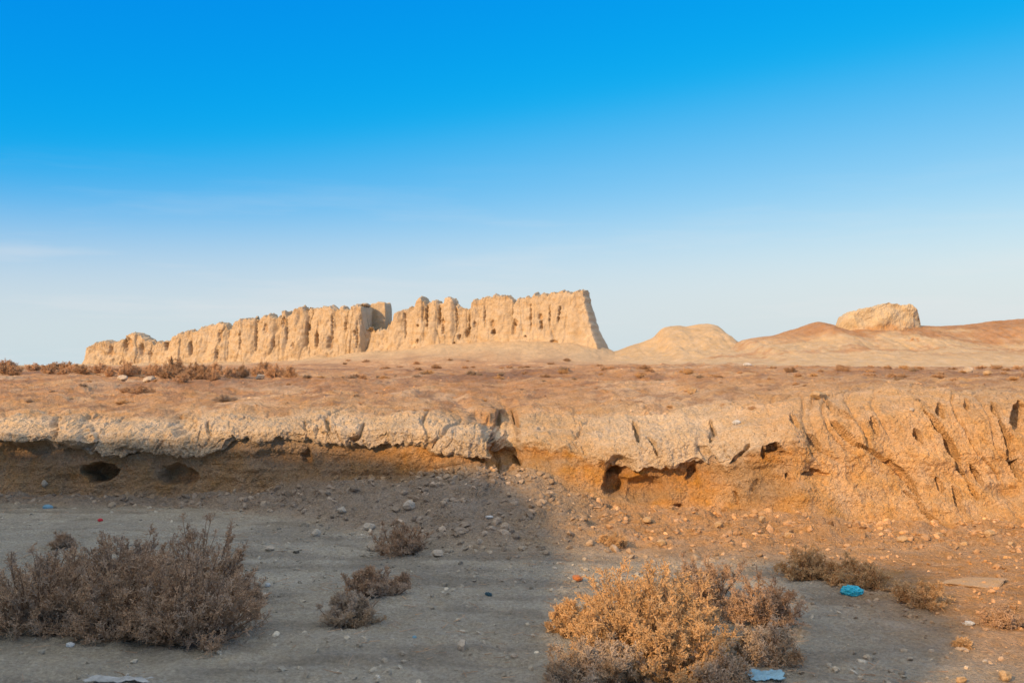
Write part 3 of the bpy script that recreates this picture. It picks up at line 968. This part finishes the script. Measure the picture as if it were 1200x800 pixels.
shrub(1130, 758, 20, 8, S, 'tiny straw sprig on the sunlit ground by the right shade', 23, dens=.25)

# dead twigs lying about on the ground
def twig_litter(n, seed):
    r = np.random.default_rng(seed)
    wt = np.nan_to_num(area * inview * (ZN > .1) * (ZN < 2.6) * (y_ > 4.8) * (.15 + sstep(-.1, .5, pn2(x_ * 1.1, y_ * 1.3, 99)))).ravel().astype(np.float64)
    cdf = np.cumsum(wt / wt.sum())
    p0 = flatP[np.clip(np.searchsorted(cdf, r.uniform(0, 1, n)), 0, len(cdf) - 1)]
    a_ = r.uniform(0, 2 * np.pi, n); ln = r.uniform(.02, .13, n)
    d_ = np.stack([np.cos(a_), np.sin(a_), r.uniform(-.05, .25, n)], -1)
    q_ = np.stack([-np.sin(a_), np.cos(a_), 0 * a_], -1) * r.normal(0, .25, (n, 1))
    pts_ = np.stack([p0 + np.array([0, 0, .004]) + (d_ * t + q_ * t * (1 - t)) * ln[:, None] for t in (0, .35, .7, 1)], 1)
    v, f = tubes(pts_, np.linspace(.0022, .0012, 4)[None] * r.uniform(.7, 1.5, (n, 1)))
    tag(mesh_obj('twig_litter', v, f, M_BROWN), 'scattered dead twigs lying on the bare ground', None, None, 'stuff')


twig_litter(2600, 55)

# shrubs on the flat above the bank: four shapes, copied
protos = []
for k in range(5):
    (v0, f0), (tv, tf) = make_shrub(60 + k, .5, .38 + .08 * (k % 3), n0=26, m1=7, m2=6, fuzz=3, thick=3.2, leaf=.045, l2=(.05, .16), lowest=78)
    me = mesh_obj('plateau_shrub', np.concatenate([v0, tv]), [np.concatenate([f0, tf[0] + len(v0)]), tf[1] + len(v0)], M_FARB)
    protos.append(me.data)
    bpy.data.objects.remove(me)


def far_shrub(px, py, wpx, label, group, tall=1.0, mat=None):
    p, D = at(px, py)
    w = wpx * D / F
    o = bpy.data.objects.new('plateau_shrub', random.choice(protos))
    COL.objects.link(o)
    o.location = p - np.array([0, 0, .01])
    o.scale = (w, w, w * tall)
    o.rotation_euler = (0, 0, random.uniform(0, 6.28))
    tag(o, label, 'shrub', group)
    if mat:
        o.material_slots[0].link = 'OBJECT'; o.material_slots[0].material = mat
    return o


rr = random.Random(5)
LA = 'small brown shrub on the open plain left of the ruined wall'
LB = 'small reddish dry shrub in the row before the low far end of the ruined wall'
LC = 'tiny brown shrub on the flat before the right hills'
LD = 'tiny dark shrub on the earth apron under the high ruined wall'
for k in range(16):
    far_shrub(rr.uniform(-20, 105), rr.uniform(431, 438), rr.uniform(12, 26), LA, 'shrubs on the left plain', rr.uniform(.8, 1.2))
for x, y, w in [(118, 436, 24), (150, 440, 26), (162, 438, 22), (183, 440, 26), (198, 444, 24), (205, 441, 30), (222, 442, 20), (240, 443, 24), (252, 440, 22), (268, 441, 20), (283, 441, 22), (300, 440, 22), (322, 441, 26), (340, 442, 20), (230, 437, 26), (130, 441, 18), (213, 447, 20), (250, 446, 18), (178, 436, 22), (310, 436, 22)]:
    far_shrub(x, y, w, LB, 'shrubs before the far wall end', rr.uniform(1.0, 1.45))
far_shrub(166, 461, 30, 'lone low brown shrub on the plateau above the two burrows', None, .6)
far_shrub(150, 458, 20, 'little sprig beside the lone low brown plateau shrub', None, .5)
far_shrub(262, 470, 30, 'low yellowish grey tuft on the plateau just above the pale crust', None, .5, M_GREY)
far_shrub(145, 472, 18, 'low yellowish sprig on the plateau above the square burrow', None, .5, M_STRAW)
for x, y, w in [(985, 432, 20), (992, 435, 14), (1020, 431, 10), (1040, 430, 12), (1014, 440, 12), (1045, 441, 14), (1058, 441, 12), (1076, 432, 16), (1098, 442, 20), (1125, 445, 10), (1150, 431, 14), (1165, 430, 16), (1180, 433, 12), (1192, 431, 14), (1205, 440, 14), (1118, 431, 12), (960, 433, 8), (935, 430, 9), (905, 431, 9), (1065, 433, 9)]:
    far_shrub(x, y, w, LC, 'shrubs before the right hills', rr.uniform(.5, .8))
for k in range(26):
    x = rr.uniform(400, 715)
    far_shrub(x, rr.uniform(421, 432), rr.uniform(5, 12), LD, 'shrubs on the apron', rr.uniform(.45, .7))
for k in range(18):
    x = rr.uniform(-380, -20) if k % 2 else rr.uniform(1220, 1560)
    far_shrub(x, rr.uniform(433, 452), rr.uniform(14, 30), LA if x < 0 else LC, 'shrubs on the left plain' if x < 0 else 'shrubs before the right hills', rr.uniform(.6, .9))

for k in range(44):
    far_shrub(rr.uniform(330, 1210), rr.uniform(431, 446), rr.uniform(7, 16), 'small shrub scattered on the stony middle of the flat above the bank', 'shrubs scattered over the flat', rr.uniform(.5, .85), rr.choice([None, M_STRAW, M_GREY]))
for k in range(70):
    x = rr.uniform(-60, 1260)
    far_shrub(x, rr.uniform(438, 482) - (12 if x > 900 else 0), rr.uniform(4, 11), 'tiny dry tuft on the open flat above the bank', 'tufts above the bank', rr.uniform(.5, .9), rr.choice([None, M_GREY, M_STRAW]))


# ------------------------------------------------------------------ the ruined fortress
def w_point(s, n, z):
    return np.stack([WA[0] + WDIR[0] * s + WNRM[0] * n, WA[1] + WDIR[1] * s + WNRM[1] * n, z], -1)


C_FORT = np.array([.445, .365, .265])
C_FORT2 = np.array([.40, .285, .165])


def wall_section(name, outline, parent, n0=0.0, thick=2.2, flare=(0., 0.), holes=(), seed=0, rel=1.0, batter=1.3, zbot=None, top_rough=.38):
    """a standing length of mud-brick wall. outline: photo points of its top, turned into metres on the wall line"""
    ol = np.array(outline, float)
    so, Do = wall_s(ol[:, 0], n0)
    zo = zpix(ol[:, 1], Do)
    s0, s1 = so[0], so[-1]
    ns = max(12, int((s1 - s0) / .085))
    S_ = np.linspace(s0, s1, ns)
    top = np.interp(S_, so, zo)
    top = top + top_rough * pn2(S_ * 1.3, .5, seed + 1) + top_rough * .8 * pn2(S_ * 3.1, .5, seed + 2) + top_rough * .4 * pn2(S_ * 8, .5, seed + 3)
    bot = (foot_z(S_) - 1.6) if zbot is None else np.full(ns, zbot)
    nf, nt, nb = 105, 16, 26
    tf = np.linspace(0, 1, nf)
    rows_n, rows_z, rows_t = [], [], []
    for t in tf:
        rows_z.append(bot + (top - bot) * t)
        rows_n.append(np.full(ns, batter * ((1 - t) ** 1.6))); rows_t.append(t)
    for k in range(1, nt):
        q = k / nt
        rows_z.append(top + .35 * math.sin(q * math.pi) * (.4 + pn2(S_ * .9, q * 3, seed + 3)))
        rows_n.append(np.full(ns, -thick * q)); rows_t.append(1.0)
    for k in range(nb + 1):
        t = 1 - k / nb
        rows_z.append(bot + (top - bot) * t)
        rows_n.append(np.full(ns, -thick - batter * .8 * ((1 - t) ** 1.6))); rows_t.append(t)
    n = np.array(rows_n); z = np.array(rows_z); t = np.array(rows_t)[:, None] + 0 * z
    s = np.broadcast_to(S_[None], z.shape).copy()
    # the ends spread towards the foot
    fl = (1 - t) ** 1.5
    s += flare[1] * fl * sstep(s1 - 5, s1, S_)[None] - flare[0] * fl * sstep(s0 + 5, s0, S_)[None]
    sgn = np.where(np.arange(len(z))[:, None] < nf + nt // 2, 1, -1)
    big = .70 * pn2(s * .22, z * .09 + 3, seed + 5) + .38 * pn2(s * .6, z * .32, seed + 6) + .16 * pn2(s * 1.3, z * .8, seed + 16)
    groove = np.abs(pn2(s * .42 + .3 * pn2(s * .5, z * .3, seed + 8), z * .06, seed + 7))
    big -= .55 * np.clip(1 - groove / .08, 0, 1) ** 1.2 * sstep(-.25, .35, pn2(s * .16, 0.3, seed + 17))
    g2 = np.abs(pn2(s * 1.1 + .3 * pn2(s, z * .5, seed + 9), z * .14, seed + 10))
    big -= .14 * np.clip(1 - g2 / .09, 0, 1) * sstep(-.1, .4, pn2(s * .3, z * .2, seed + 18))
    fine = .13 * pn2(s * 2.4, z * 1.3, seed + 11) + .07 * pn2(s * 5.5, z * 3.5, seed + 12) + .03 * pn2(s * 1.0, z * 6, seed + 13)
    tsm = np.interp(S_, so, zo)
    wk = int(6 / .085) | 1
    tsm2 = np.convolve(np.pad(tsm, wk // 2, mode='edge'), np.ones(wk) / wk, 'valid')[:ns]
    big = big + np.clip(.55 * (tsm - tsm2), -.6, .6)[None] * sstep(.1, .5, t) / rel
    relief = rel * (big * (.35 + .65 * sstep(0, .25, t)) + fine)
    n = n + sgn * relief * (.25 + .75 * sstep(1.0, .93, t) if False else 1.0)
    P0 = w_point(s, n + n0, z)
    hu, hv, _ = project(P0)
    front = (np.arange(len(z))[:, None] < nf)
    hm = np.zeros(z.shape)
    jx = 1.2 * pn2(s * 2, z * 2, seed + 20); jy = 1.2 * pn2(s * 2, z * 2, seed + 21)
    for cx, cy, rx, ry, dep in holes:
        k = sstep(1.0, .45, np.hypot((hu + jx - cx) / rx, (hv + jy - cy) / ry)) * front
        n = n - dep * k; hm = np.maximum(hm, k)
    # close both ends
    mid_n = -thick / 2
    ncap = 12
    capL = [(s[:, 0] - .35 * math.sin(q * math.pi / 2) * 1, mid_n + (n[:, 0] - mid_n) * math.cos(q * math.pi / 2)) for q in np.linspace(1, 1 / ncap, ncap)]
    capR = [(s[:, -1] + .35 * math.sin(q * math.pi / 2), mid_n + (n[:, -1] - mid_n) * math.cos(q * math.pi / 2)) for q in np.linspace(1 / ncap, 1, ncap)]
    rgh = .15 * pn2(z[:, 0] * 1.5, 0, seed + 30); rgh2 = .15 * pn2(z[:, -1] * 1.5, 0, seed + 31)
    S2 = np.concatenate([np.stack([c[0] + rgh for c in capL], 1), s, np.stack([c[0] + rgh2 for c in capR], 1)], 1)
    N2 = np.concatenate([np.stack([c[1] for c in capL], 1), n, np.stack([c[1] for c in capR], 1)], 1)
    Z2 = np.concatenate([np.repeat(z[:, :1], ncap, 1), z, np.repeat(z[:, -1:], ncap, 1)], 1)
    T2 = np.concatenate([np.repeat(t[:, :1], ncap, 1), t, np.repeat(t[:, -1:], ncap, 1)], 1)
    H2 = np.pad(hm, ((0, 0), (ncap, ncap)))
    V = w_point(S2, N2 + n0, Z2)
    col = np.broadcast_to(C_FORT, V.shape).copy()
    band = pn2(S2 * .5, Z2 * 1.6, seed + 40)
    col = mixc(col, C_FORT2, sstep(.05, .6, band) * .45)
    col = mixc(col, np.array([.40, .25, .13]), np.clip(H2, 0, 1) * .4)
    col *= (1 + .08 * pn2(S2 * 1.5, Z2 * 2.5, seed + 41))[..., None]
    return mesh_obj(name, V, grid_faces(*S2.shape), M_FORT, parent, smooth=True, col=col)


fort = empty('fortress_ruin', (float((WA[0] + WB[0]) / 2), float((WA[1] + WB[1]) / 2), 1.4))
tag(fort, 'long crumbling tan mud brick fortress wall on the skyline', 'ruin')
FM = Matrix.Translation(Vector(fort.location)).inverted()


def keep(o):
    o.matrix_parent_inverse = FM
    return o


keep(wall_section('wall_section', [(96, 431), (98, 424), (102, 409), (108, 404), (121, 401), (133, 401), (144, 400), (147, 393), (151, 391), (158, 391), (166, 394), (173, 400), (180, 404), (188, 401), (198, 400), (201, 397), (205, 394), (212, 391)],
                  fort, seed=100, holes=[(150, 405, 6, 12, .9), (166, 410, 4, 10, .8), (195, 405, 3, 8, .8), (176, 415, 3, 5, .6), (130, 412, 4, 10, .5)], flare=(1.2, .2)))
keep(wall_section('wall_section', [(202, 397), (211, 391), (225, 389), (238, 384), (250, 380), (261, 378), (264, 381), (265.5, 386)],
                  fort, n0=.25, seed=140, holes=[(223, 408, 3, 11, 1.0), (254, 416, 3, 9, .7), (258, 395, 3, 10, .5)], flare=(.3, .6)))
keep(wall_section('wall_section', [(266, 392), (269, 386), (276, 379), (283, 374.5), (296, 374), (299, 378), (302, 377.5), (307, 371), (319, 371), (324, 374.5), (329, 371), (331, 365.5), (333, 365.5), (336, 372), (340, 369), (345, 363.5), (354, 361), (359, 365), (365, 362), (380, 360.5), (389, 359.5), (392, 364), (398, 361), (404, 361), (407, 365), (413, 360), (420, 359), (423.5, 358.5), (425.8, 360), (426.6, 386), (437, 387), (450, 387), (456, 385)],
                  fort, seed=180, flare=(1.6, .2), holes=[(332, 377, 2.5, 8, .6), (320, 402, 2.5, 7, .8), (362, 384, 3, 5, .8), (371, 398, 2.6, 12, 1.0), (386, 402, 4, 10, .8), (405, 380, 2, 10, .5), (311, 385, 3, 8, .5), (415, 390, 1.6, 4, .6), (343, 405, 2, 5, .5), (300, 395, 1.6, 22, .9), (336, 388, 1.5, 16, .9), (360, 392, 1.4, 22, .8), (389, 385, 1.6, 20, .9), (418, 392, 1.5, 20, .7), (281, 398, 1.3, 16, .6)]))
keep(wall_section('wall_section', [(453, 384), (456, 380), (465, 367.5), (475, 363), (485, 358), (489, 351.5), (494, 351), (497, 355), (498.5, 359), (502, 355), (507, 351), (511, 351.5), (513.5, 357.5), (519, 354.5), (521, 349.5), (529, 349.5), (533, 359), (540, 361.5), (549, 364.5), (553, 354), (562, 349.5), (575, 348.5), (585, 345.5), (594, 348), (600, 350), (602, 356)],
                  fort, n0=.1, seed=220, rel=.8, flare=(.5, .3), holes=[(519, 386, 2.5, 7, .9), (519, 377, 2.5, 5, .5), (547, 391, 2.4, 6, .8), (556, 380, 3, 5, .7), (489, 400, 2.2, 3.5, .9), (532, 402, 1.7, 2, .8), (578, 389, 3, 4, 1.0), (577, 380, 2.5, 6, .5), (538, 395, 1.8, 4, .7), (474, 370, 1.6, 5, .5), (489, 382, 1.5, 2, .6), (475, 385, 1.3, 16, .6), (500.5, 372, 1.5, 18, 1.0), (515.5, 370, 1.4, 16, 1.0), (535, 375, 1.5, 16, .7), (550, 382, 1.4, 18, .8), (568, 372, 1.2, 16, .5)]))
keep(wall_section('corner_tower', [(602, 356), (606, 352.5), (617, 347.5), (630, 346.5), (645, 344.5), (656, 343), (666, 342), (678, 341.5), (683, 343)],
                  fort, n0=.5, seed=260, rel=.65, thick=3.6, batter=1.8, flare=(.2, 3.3), holes=[(601, 385, 4.5, 9, 1.1), (604, 378, 4, 5, .6), (634, 381, 2.2, 8, .9), (633, 371, 2.5, 5, .5), (655, 366, 1.8, 5, 1.0), (654, 374, 1.6, 5, .9), (656, 361, 1.6, 3, .9), (649, 401, 6, 4, .5), (615, 394, 1.5, 1.5, .6), (622, 372, 1.2, 20, .5), (644, 372, 1.2, 18, .5)]))
keep(wall_section('back_wall', [(433.5, 366), (434, 358), (437, 356), (441, 357), (444, 355), (452, 355), (453, 362), (455, 379), (457, 386)],
                  fort, n0=-5.0, seed=300, rel=.25, thick=1.3, batter=.3, top_rough=.08))
# lintel over the little opening
v, f = rock_verts(901, 3, .4, 6)
ls, lD = wall_s(428.5, -2.6)
pl = w_point(np.array(ls), np.array(-2.6), np.array(0.))
lz = zpix(357.5, lD)
lv = v * np.array([.8, 2.6, .36]) + np.array([pl[0], pl[1], lz])
keep(mesh_obj('lintel', lv, f, M_FORT, fort, col=np.broadcast_to(C_FORT, lv.shape).copy()))


# ------------------------------------------------------------------ hills on the right
def hill(name, ridge, D, label, front, back, seed, ext, brown=0.0, dx=.22):
    rd = np.array(ridge, float)
    xr = (rd[:, 0] - 600) / F * D
    zr = zpix(rd[:, 1], D) - 1.2
    xs = np.arange(xr[0] - ext[0], xr[-1] + ext[1], dx)
    zs = np.interp(xs, xr, zr)
    kx_ = np.exp(-np.linspace(-2, 2, 9) ** 2); kx_ /= kx_.sum()
    zs = np.convolve(np.pad(zs, 4, mode='edge'), kx_, 'valid')
    edge = sstep(xr[0] - ext[0], xr[0], xs) * sstep(xr[-1] + ext[1], xr[-1], xs)
    zs = zs * edge
    v_ = np.concatenate([np.linspace(-front, 0, 120), np.linspace(0, back, 30)[1:]])
    XX, VV = np.meshgrid(xs, v_)
    w = np.where(VV < 0, np.clip(1 + VV / front, 0, 1) ** 1.35, np.exp(-(VV / (back * .45)) ** 2))
    sh = sstep(-front, -front * .75, VV)
    ZZ = zs[None] * w
    m_ = np.clip(ZZ / 3, 0, 1) * (1 - .75 * np.exp(-(VV / 3) ** 2))
    ZZ = ZZ + m_ * (.55 * pn2(XX * .10, VV * .10, seed) + .22 * pn2(XX * .3, VV * .2, seed + 1) + .12 * pn2(XX * 1.2, VV * .8, seed + 2))
    fl = np.abs(pn2(XX * .28 + .2 * VV * .1, VV * .03, seed + 3))
    ZZ -= m_ * .12 * np.clip(1 - fl / .15, 0, 1)
    ZZ += m_ * (.10 * pn2(XX * 2.6, VV * 1.6, seed + 11) + .05 * pn2(XX * 6, VV * 4, seed + 12))
    ZZ -= .5 * (1 - np.clip(w * 5, 0, 1)) 
    Vt = np.stack([XX, D + VV, ZZ + 1.2], -1)
    col = np.broadcast_to(np.array([.46, .35, .225]), Vt.shape).copy()
    hrel = w + .25 * pn2(XX * .12, VV * .12, seed + 4) + .12 * pn2(XX * .5, VV * .4, seed + 5)
    rgt = sstep(rd[0, 0], rd[0, 0] + 90, 600 + F * XX / D) if brown else 0
    col = mixc(col, np.array([.34, .195, .105]), brown * rgt * sstep(.55, .85, hrel))
    patch = sstep(.05, .5, pn2(XX * .07, VV * .16, seed + 6) + .4 * pn2(XX * .5, VV * .5, seed + 7) + .3 * pn2(XX * 1.7, VV * 1.2, seed + 9))
    col = mixc(col, np.array([.36, .215, .12]), patch * .8 * (brown > 0) * sstep(.2, .4, w))
    col *= (1 + .1 * pn2(XX * .8, VV * .8, seed + 8))[..., None]
    o = mesh_obj(name, Vt, grid_faces(len(v_), len(xs)), M_HILL, smooth=True, col=col)
    tag(o, label, None, None, 'structure')
    return o


hill('hills', [(858, 408), (872, 398), (890, 395), (905, 393), (920, 388), (935, 384.5), (950, 379), (960, 377), (975, 380), (985, 383), (1000, 380.5), (1030, 380), (1060, 380), (1080, 381.5), (1100, 382.5), (1120, 382), (1140, 379.5), (1165, 375.5), (1200, 373), (1300, 374), (1450, 382), (1600, 400)],
     140, 'low hills of tan sand with brown scrubby tops at the right', 38, 30, 310, (18, 20), brown=1.0)
hill('mound', [(722, 412), (730, 409), (740, 405), (755, 400), (767, 395), (772, 387), (777, 383), (785, 381.5), (795, 380.5), (804, 382), (815, 380), (828, 379), (840, 381), (848, 387), (853, 393), (858, 399), (868, 402), (885, 406)],
     152, 'smooth tan mound between the ruined wall and the right hills', 30, 16, 340, (9, 8))


# ruined tower stump on the hill
def stump():
    D = 139.0
    ol = np.array([(979, 388), (981, 381), (983, 376), (986, 371.5), (991, 369), (997, 366), (1008, 363.5), (1014, 361), (1019, 362.5), (1024, 361), (1030, 358), (1040, 356), (1044, 357.5), (1049, 356.8), (1055, 358.5), (1062, 358.5), (1067, 360), (1070, 363), (1073, 368), (1075, 374), (1077, 381), (1080, 388)], float)
    xo = (ol[:, 0] - 600) / F * D; zo = zpix(ol[:, 1], D)
    xs = np.linspace(xo[0], xo[-1], 170)
    top = np.interp(xs, xo, zo) + .26 * pn2(xs * 1.0, 0, 1) + .18 * pn2(xs * 2.6, 0, 2)
    xc = (xo[0] + xo[-1]) / 2; hw = (xo[-1] - xo[0]) / 2
    halfd = 2.2 * np.sqrt(np.clip(1 - ((xs - xc) / hw) ** 2, 0.0, 1)) + .05
    bot = zpix(408, D)
    rows = []
    for t in np.linspace(0, 1, 60):
        rows.append((-halfd - 1.0 * (1 - t) ** 1.4, bot + (top - bot) * t, t))
    for q in np.linspace(0, 1, 22)[1:-1]:
        rows.append((-halfd + 2 * halfd * q, top + .12 * pn2(xs * 2, q * 5, 3), 1))
    for t in np.linspace(1, 0, 20):
        rows.append((halfd + .9 * (1 - t) ** 1.5, bot + (top - bot) * t, t))
    yy = np.array([r_[0] for r_ in rows]); zz = np.array([r_[1] for r_ in rows]); tt = np.array([r_[2] for r_ in rows])[:, None] + 0 * yy
    xx = np.broadcast_to(xs[None], yy.shape).copy()
    xx = xc + (xx - xc) * (1 + .05 * (1 - tt) ** 2)
    frt = np.where(np.arange(len(rows))[:, None] < 60, 1, 0)
    yy = yy + frt * (.45 * pn2(xx * .5, zz * .5, 5) + .12 * pn2(xx * 1.5, zz * 1.6, 6) + .08 * pn2(xx * 5, zz * 4, 7))
    V = np.stack([xx, D + yy, zz], -1)
    col = np.broadcast_to(np.array([.47, .39, .27]), V.shape).copy()
    col = mixc(col, np.array([.40, .22, .09]), sstep(.66, .36, tt + .16 * pn2(xx * .8, zz, 8)) * .8)
    o = mesh_obj('tower_stump', V, grid_faces(*yy.shape), M_FORT, smooth=True, col=col)
    tag(o, 'low pale tower stump of eroded mud brick crowning the right hill', 'ruin')


stump()
D_h = 128.0
for px, py, w, h in [(1070, 400, 24, 9), (1104, 401, 16, 6)]:
    z = zpix(py + h * .5, D_h)
    o = bpy.data.objects.new('hillside_shrub', protos[1]); COL.objects.link(o)
    ww = w * D_h / F
    o.location = ((px - 600) / F * D_h, D_h, z - .1); o.scale = (ww, ww * .8, h * D_h / F * 2.0)
    tag(o, 'wide dark shrub patch on the hillside below the tower stump' if w > 20 else 'smaller brown shrub patch right of the wide dark one on the hillside', 'shrub')

# ------------------------------------------------------------------ unseen wall added behind the viewer, outline shaped to cast the foreground shade
tr = np.array([math.sin(SUN_AZ), math.cos(SUN_AZ)])       # the way sunlight travels over the ground
rt = np.array([tr[1], -tr[0]])
Q0 = 7.0
def lh(px, py, dz=0.0):
    p, _ = at(px, py)
    q = -(p[:2] @ tr)
    return float(p[:2] @ rt), float(p[2] + dz + (Q0 - q) * math.tan(SUN_EL))


shade_edge = [(5, 512), (60, 512), (120, 515), (190, 518), (250, 518), (330, 527), (400, 532), (480, 543), (550, 549), (600, 572), (635, 592),
              (652, 615), (662, 645), (656, 700), (650, 760), (680, 786), (740, 796), (800, 796), (850, 796), (880, 792), (915, 768), (938, 738), (942, 712), (922, 690), (896, 676), (878, 668),
              (905, 657), (960, 660), (1020, 662), (1080, 664), (1104, 690), (1130, 738), (1112, 770), (1098, 792)]
out = [lh(*q_) for q_ in shade_edge]
l0, h0 = out[0]
out = [(l0 - 5.6, -.3), (l0 - 5.2, 3.0), (l0 - 4.2, 6.0), (l0 - 2.4, h0 - .6), (l0 - 1.0, h0 - .2)] + out
l1, h1 = out[-1]
out += [(l1 + .1, h1 - 1.0), (l1 + .5, 2.5), (l1 + .9, -.3)]
print('CASTER', [(round(a, 2), round(b, 2)) for a, b in out])
op = []
for k in range(len(out)):          # ragged broken edge
    a_, b_ = np.array(out[k]), np.array(out[(k + 1) % len(out)])
    n_seg = max(1, int(np.linalg.norm(b_ - a_) / .12))
    for t in np.arange(n_seg) / n_seg:
        op.append(a_ + (b_ - a_) * t)
op = np.array(op)
kk_ = np.arange(len(op)) * .35
jag = np.stack([.05 * pn2(kk_, 0, 4), .05 * pn2(kk_, 0, 5)], -1) * (op[:, 1:] > 1)
op = op + jag
cen = np.array([op[:, 0].mean(), 0.0])
layers = []
for q_ in (0.0, .5, 1.0):
    pl_ = op + np.array([0, q_ * math.tan(SUN_EL)]) * (op[:, 1:] > .2)
    layers.append(np.stack([rt[0] * pl_[:, 0] - tr[0] * (Q0 + q_), rt[1] * pl_[:, 0] - tr[1] * (Q0 + q_), pl_[:, 1]], -1))
V = np.concatenate(layers)
n_ = len(op)
from mathutils.geometry import tessellate_polygon
tri = np.array(tessellate_polygon([[Vector((a, b, 0)) for a, b in op]]), np.int32)
ri = np.arange(n_); rj = (ri + 1) % n_
sides = np.concatenate([np.stack([ri + k * n_, rj + k * n_, rj + (k + 1) * n_, ri + (k + 1) * n_], -1) for k in (0, 1)])
colw = np.broadcast_to(C_FORT, V.shape).copy()
ow = mesh_obj('shade_caster_wall', V, [tri, tri[:, ::-1] + 2 * n_, sides], M_FORT, smooth=False, col=colw)
tag(ow, 'unseen wall added behind the viewer, shaped to cast the foreground shade', 'ruin')

# ------------------------------------------------------------------ sky and sun
w = bpy.data.worlds.new('World')
SC.world = w
w.use_nodes = True
nt = w.node_tree
L = nt.links.new
bg = nt.nodes['Background']
sky = N(nt, 'ShaderNodeTexSky', sky_type='NISHITA')
sky.sun_disc = False
sky.sun_elevation = SUN_EL
sky.sun_rotation = math.pi + SUN_AZ
sky.altitude = 100
sky.air_density = 1.0
sky.dust_density = 1.2
sky.ozone_density = 2.0
def M2(op, a_, b_, c_=None):
    n = N(nt, 'ShaderNodeMath', operation=op)
    for k, q in enumerate((a_, b_, c_)):
        if q is None:
            continue
        if isinstance(q, (int, float)):
            n.inputs[k].default_value = q
        else:
            L(q, n.inputs[k])
    return n.outputs[0]


# the deep, saturated film blue of the photograph
se = N(nt, 'ShaderNodeSeparateColor')
L(sky.outputs[0], se.inputs[0])
rx_ = M2('MULTIPLY_ADD', se.outputs[0], 2.45, -5.05)
red = M2('MULTIPLY', M2('ADD', rx_, M2('POWER', M2('ADD', M2('MULTIPLY', rx_, rx_), .08), .5)), 0.5)
grn = M2('MULTIPLY', se.outputs[1], 1.27)
blu = M2('MULTIPLY', M2('POWER', M2('MULTIPLY', se.outputs[2], 1 / 6.0), 0.15), 8.9)
hs = N(nt, 'ShaderNodeCombineColor')
for k, q in enumerate((red, grn, blu)):
    L(q, hs.inputs[k])
# thin high cirrus streaks
tc = N(nt, 'ShaderNodeTexCoord')
mp = N(nt, 'ShaderNodeMapping')
mp.inputs['Scale'].default_value = (2.2, 2.2, 22.0)
mp.inputs['Rotation'].default_value = (0.05, 0.06, 0.0)
L(tc.outputs['Generated'], mp.inputs['Vector'])
cn = N(nt, 'ShaderNodeTexNoise', Scale=1.6, Detail=7.0, Roughness=0.55)
L(mp.outputs[0], cn.inputs['Vector'])
cr_ = N(nt, 'ShaderNodeMapRange')
for k, v in (('From Min', .52), ('From Max', .80), ('To Min', 0.0), ('To Max', .55)):
    cr_.inputs[k].default_value = v
L(cn.outputs['Fac'], cr_.inputs['Value'])
sx = N(nt, 'ShaderNodeSeparateXYZ')
L(tc.outputs['Generated'], sx.inputs[0])
low = N(nt, 'ShaderNodeMapRange')
for k, v in (('From Min', .20), ('From Max', .04), ('To Min', 0.0), ('To Max', 1.0)):
    low.inputs[k].default_value = v
L(sx.outputs['Z'], low.inputs['Value'])
mm = N(nt, 'ShaderNodeMath', operation='MULTIPLY')
L(cr_.outputs[0], mm.inputs[0]); L(low.outputs[0], mm.inputs[1])
mixn = N(nt, 'ShaderNodeMix', data_type='RGBA')
L(mm.outputs[0], mixn.inputs['Factor'])
hz = N(nt, 'ShaderNodeMapRange', interpolation_type='SMOOTHERSTEP')
for k, v in (('From Min', .19), ('From Max', .0), ('To Min', 0.0), ('To Max', .9)):
    hz.inputs[k].default_value = v
L(sx.outputs['Z'], hz.inputs['Value'])
hm_ = N(nt, 'ShaderNodeMix', data_type='RGBA')
L(hz.outputs[0], hm_.inputs['Factor'])
L(hs.outputs[0], hm_.inputs[6])
hm_.inputs[7].default_value = (6.5, 7.5, 7.5, 1)
L(hm_.outputs[2], mixn.inputs[6])
mixn.inputs[7].default_value = (8.2, 8.1, 8.1, 1)
# bright whitish veil added to the upper sky to lift the shaded ground
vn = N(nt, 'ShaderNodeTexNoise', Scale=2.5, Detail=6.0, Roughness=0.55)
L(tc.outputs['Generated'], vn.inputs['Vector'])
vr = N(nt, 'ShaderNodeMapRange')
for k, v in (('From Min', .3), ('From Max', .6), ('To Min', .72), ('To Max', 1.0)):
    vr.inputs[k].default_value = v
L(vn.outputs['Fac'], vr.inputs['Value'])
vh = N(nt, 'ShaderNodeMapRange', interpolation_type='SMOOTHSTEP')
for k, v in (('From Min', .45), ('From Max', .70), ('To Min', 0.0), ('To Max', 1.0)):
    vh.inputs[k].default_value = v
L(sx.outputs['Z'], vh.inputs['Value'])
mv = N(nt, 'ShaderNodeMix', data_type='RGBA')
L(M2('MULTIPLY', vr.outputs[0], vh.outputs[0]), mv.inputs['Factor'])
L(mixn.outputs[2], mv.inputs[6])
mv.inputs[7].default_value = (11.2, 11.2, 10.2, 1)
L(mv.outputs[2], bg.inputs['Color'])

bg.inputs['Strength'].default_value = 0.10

sd = bpy.data.lights.new('sun', 'SUN')
sd.energy = 4.4
sd.angle = math.radians(0.8)
sd.color = (1.0, .63, .305)
so_ = bpy.data.objects.new('sun', sd)
COL.objects.link(so_)
so_.rotation_euler = (math.pi / 2 - SUN_EL, 0, -SUN_AZ)

vs = SC.view_settings
vs.view_transform = 'Standard'
vs.look = 'None'
vs.exposure = 0.0
vs.gamma = 1.0
vs.use_curve_mapping = False
SC.cycles.use_denoising = True
SC.cycles.max_bounces = 6
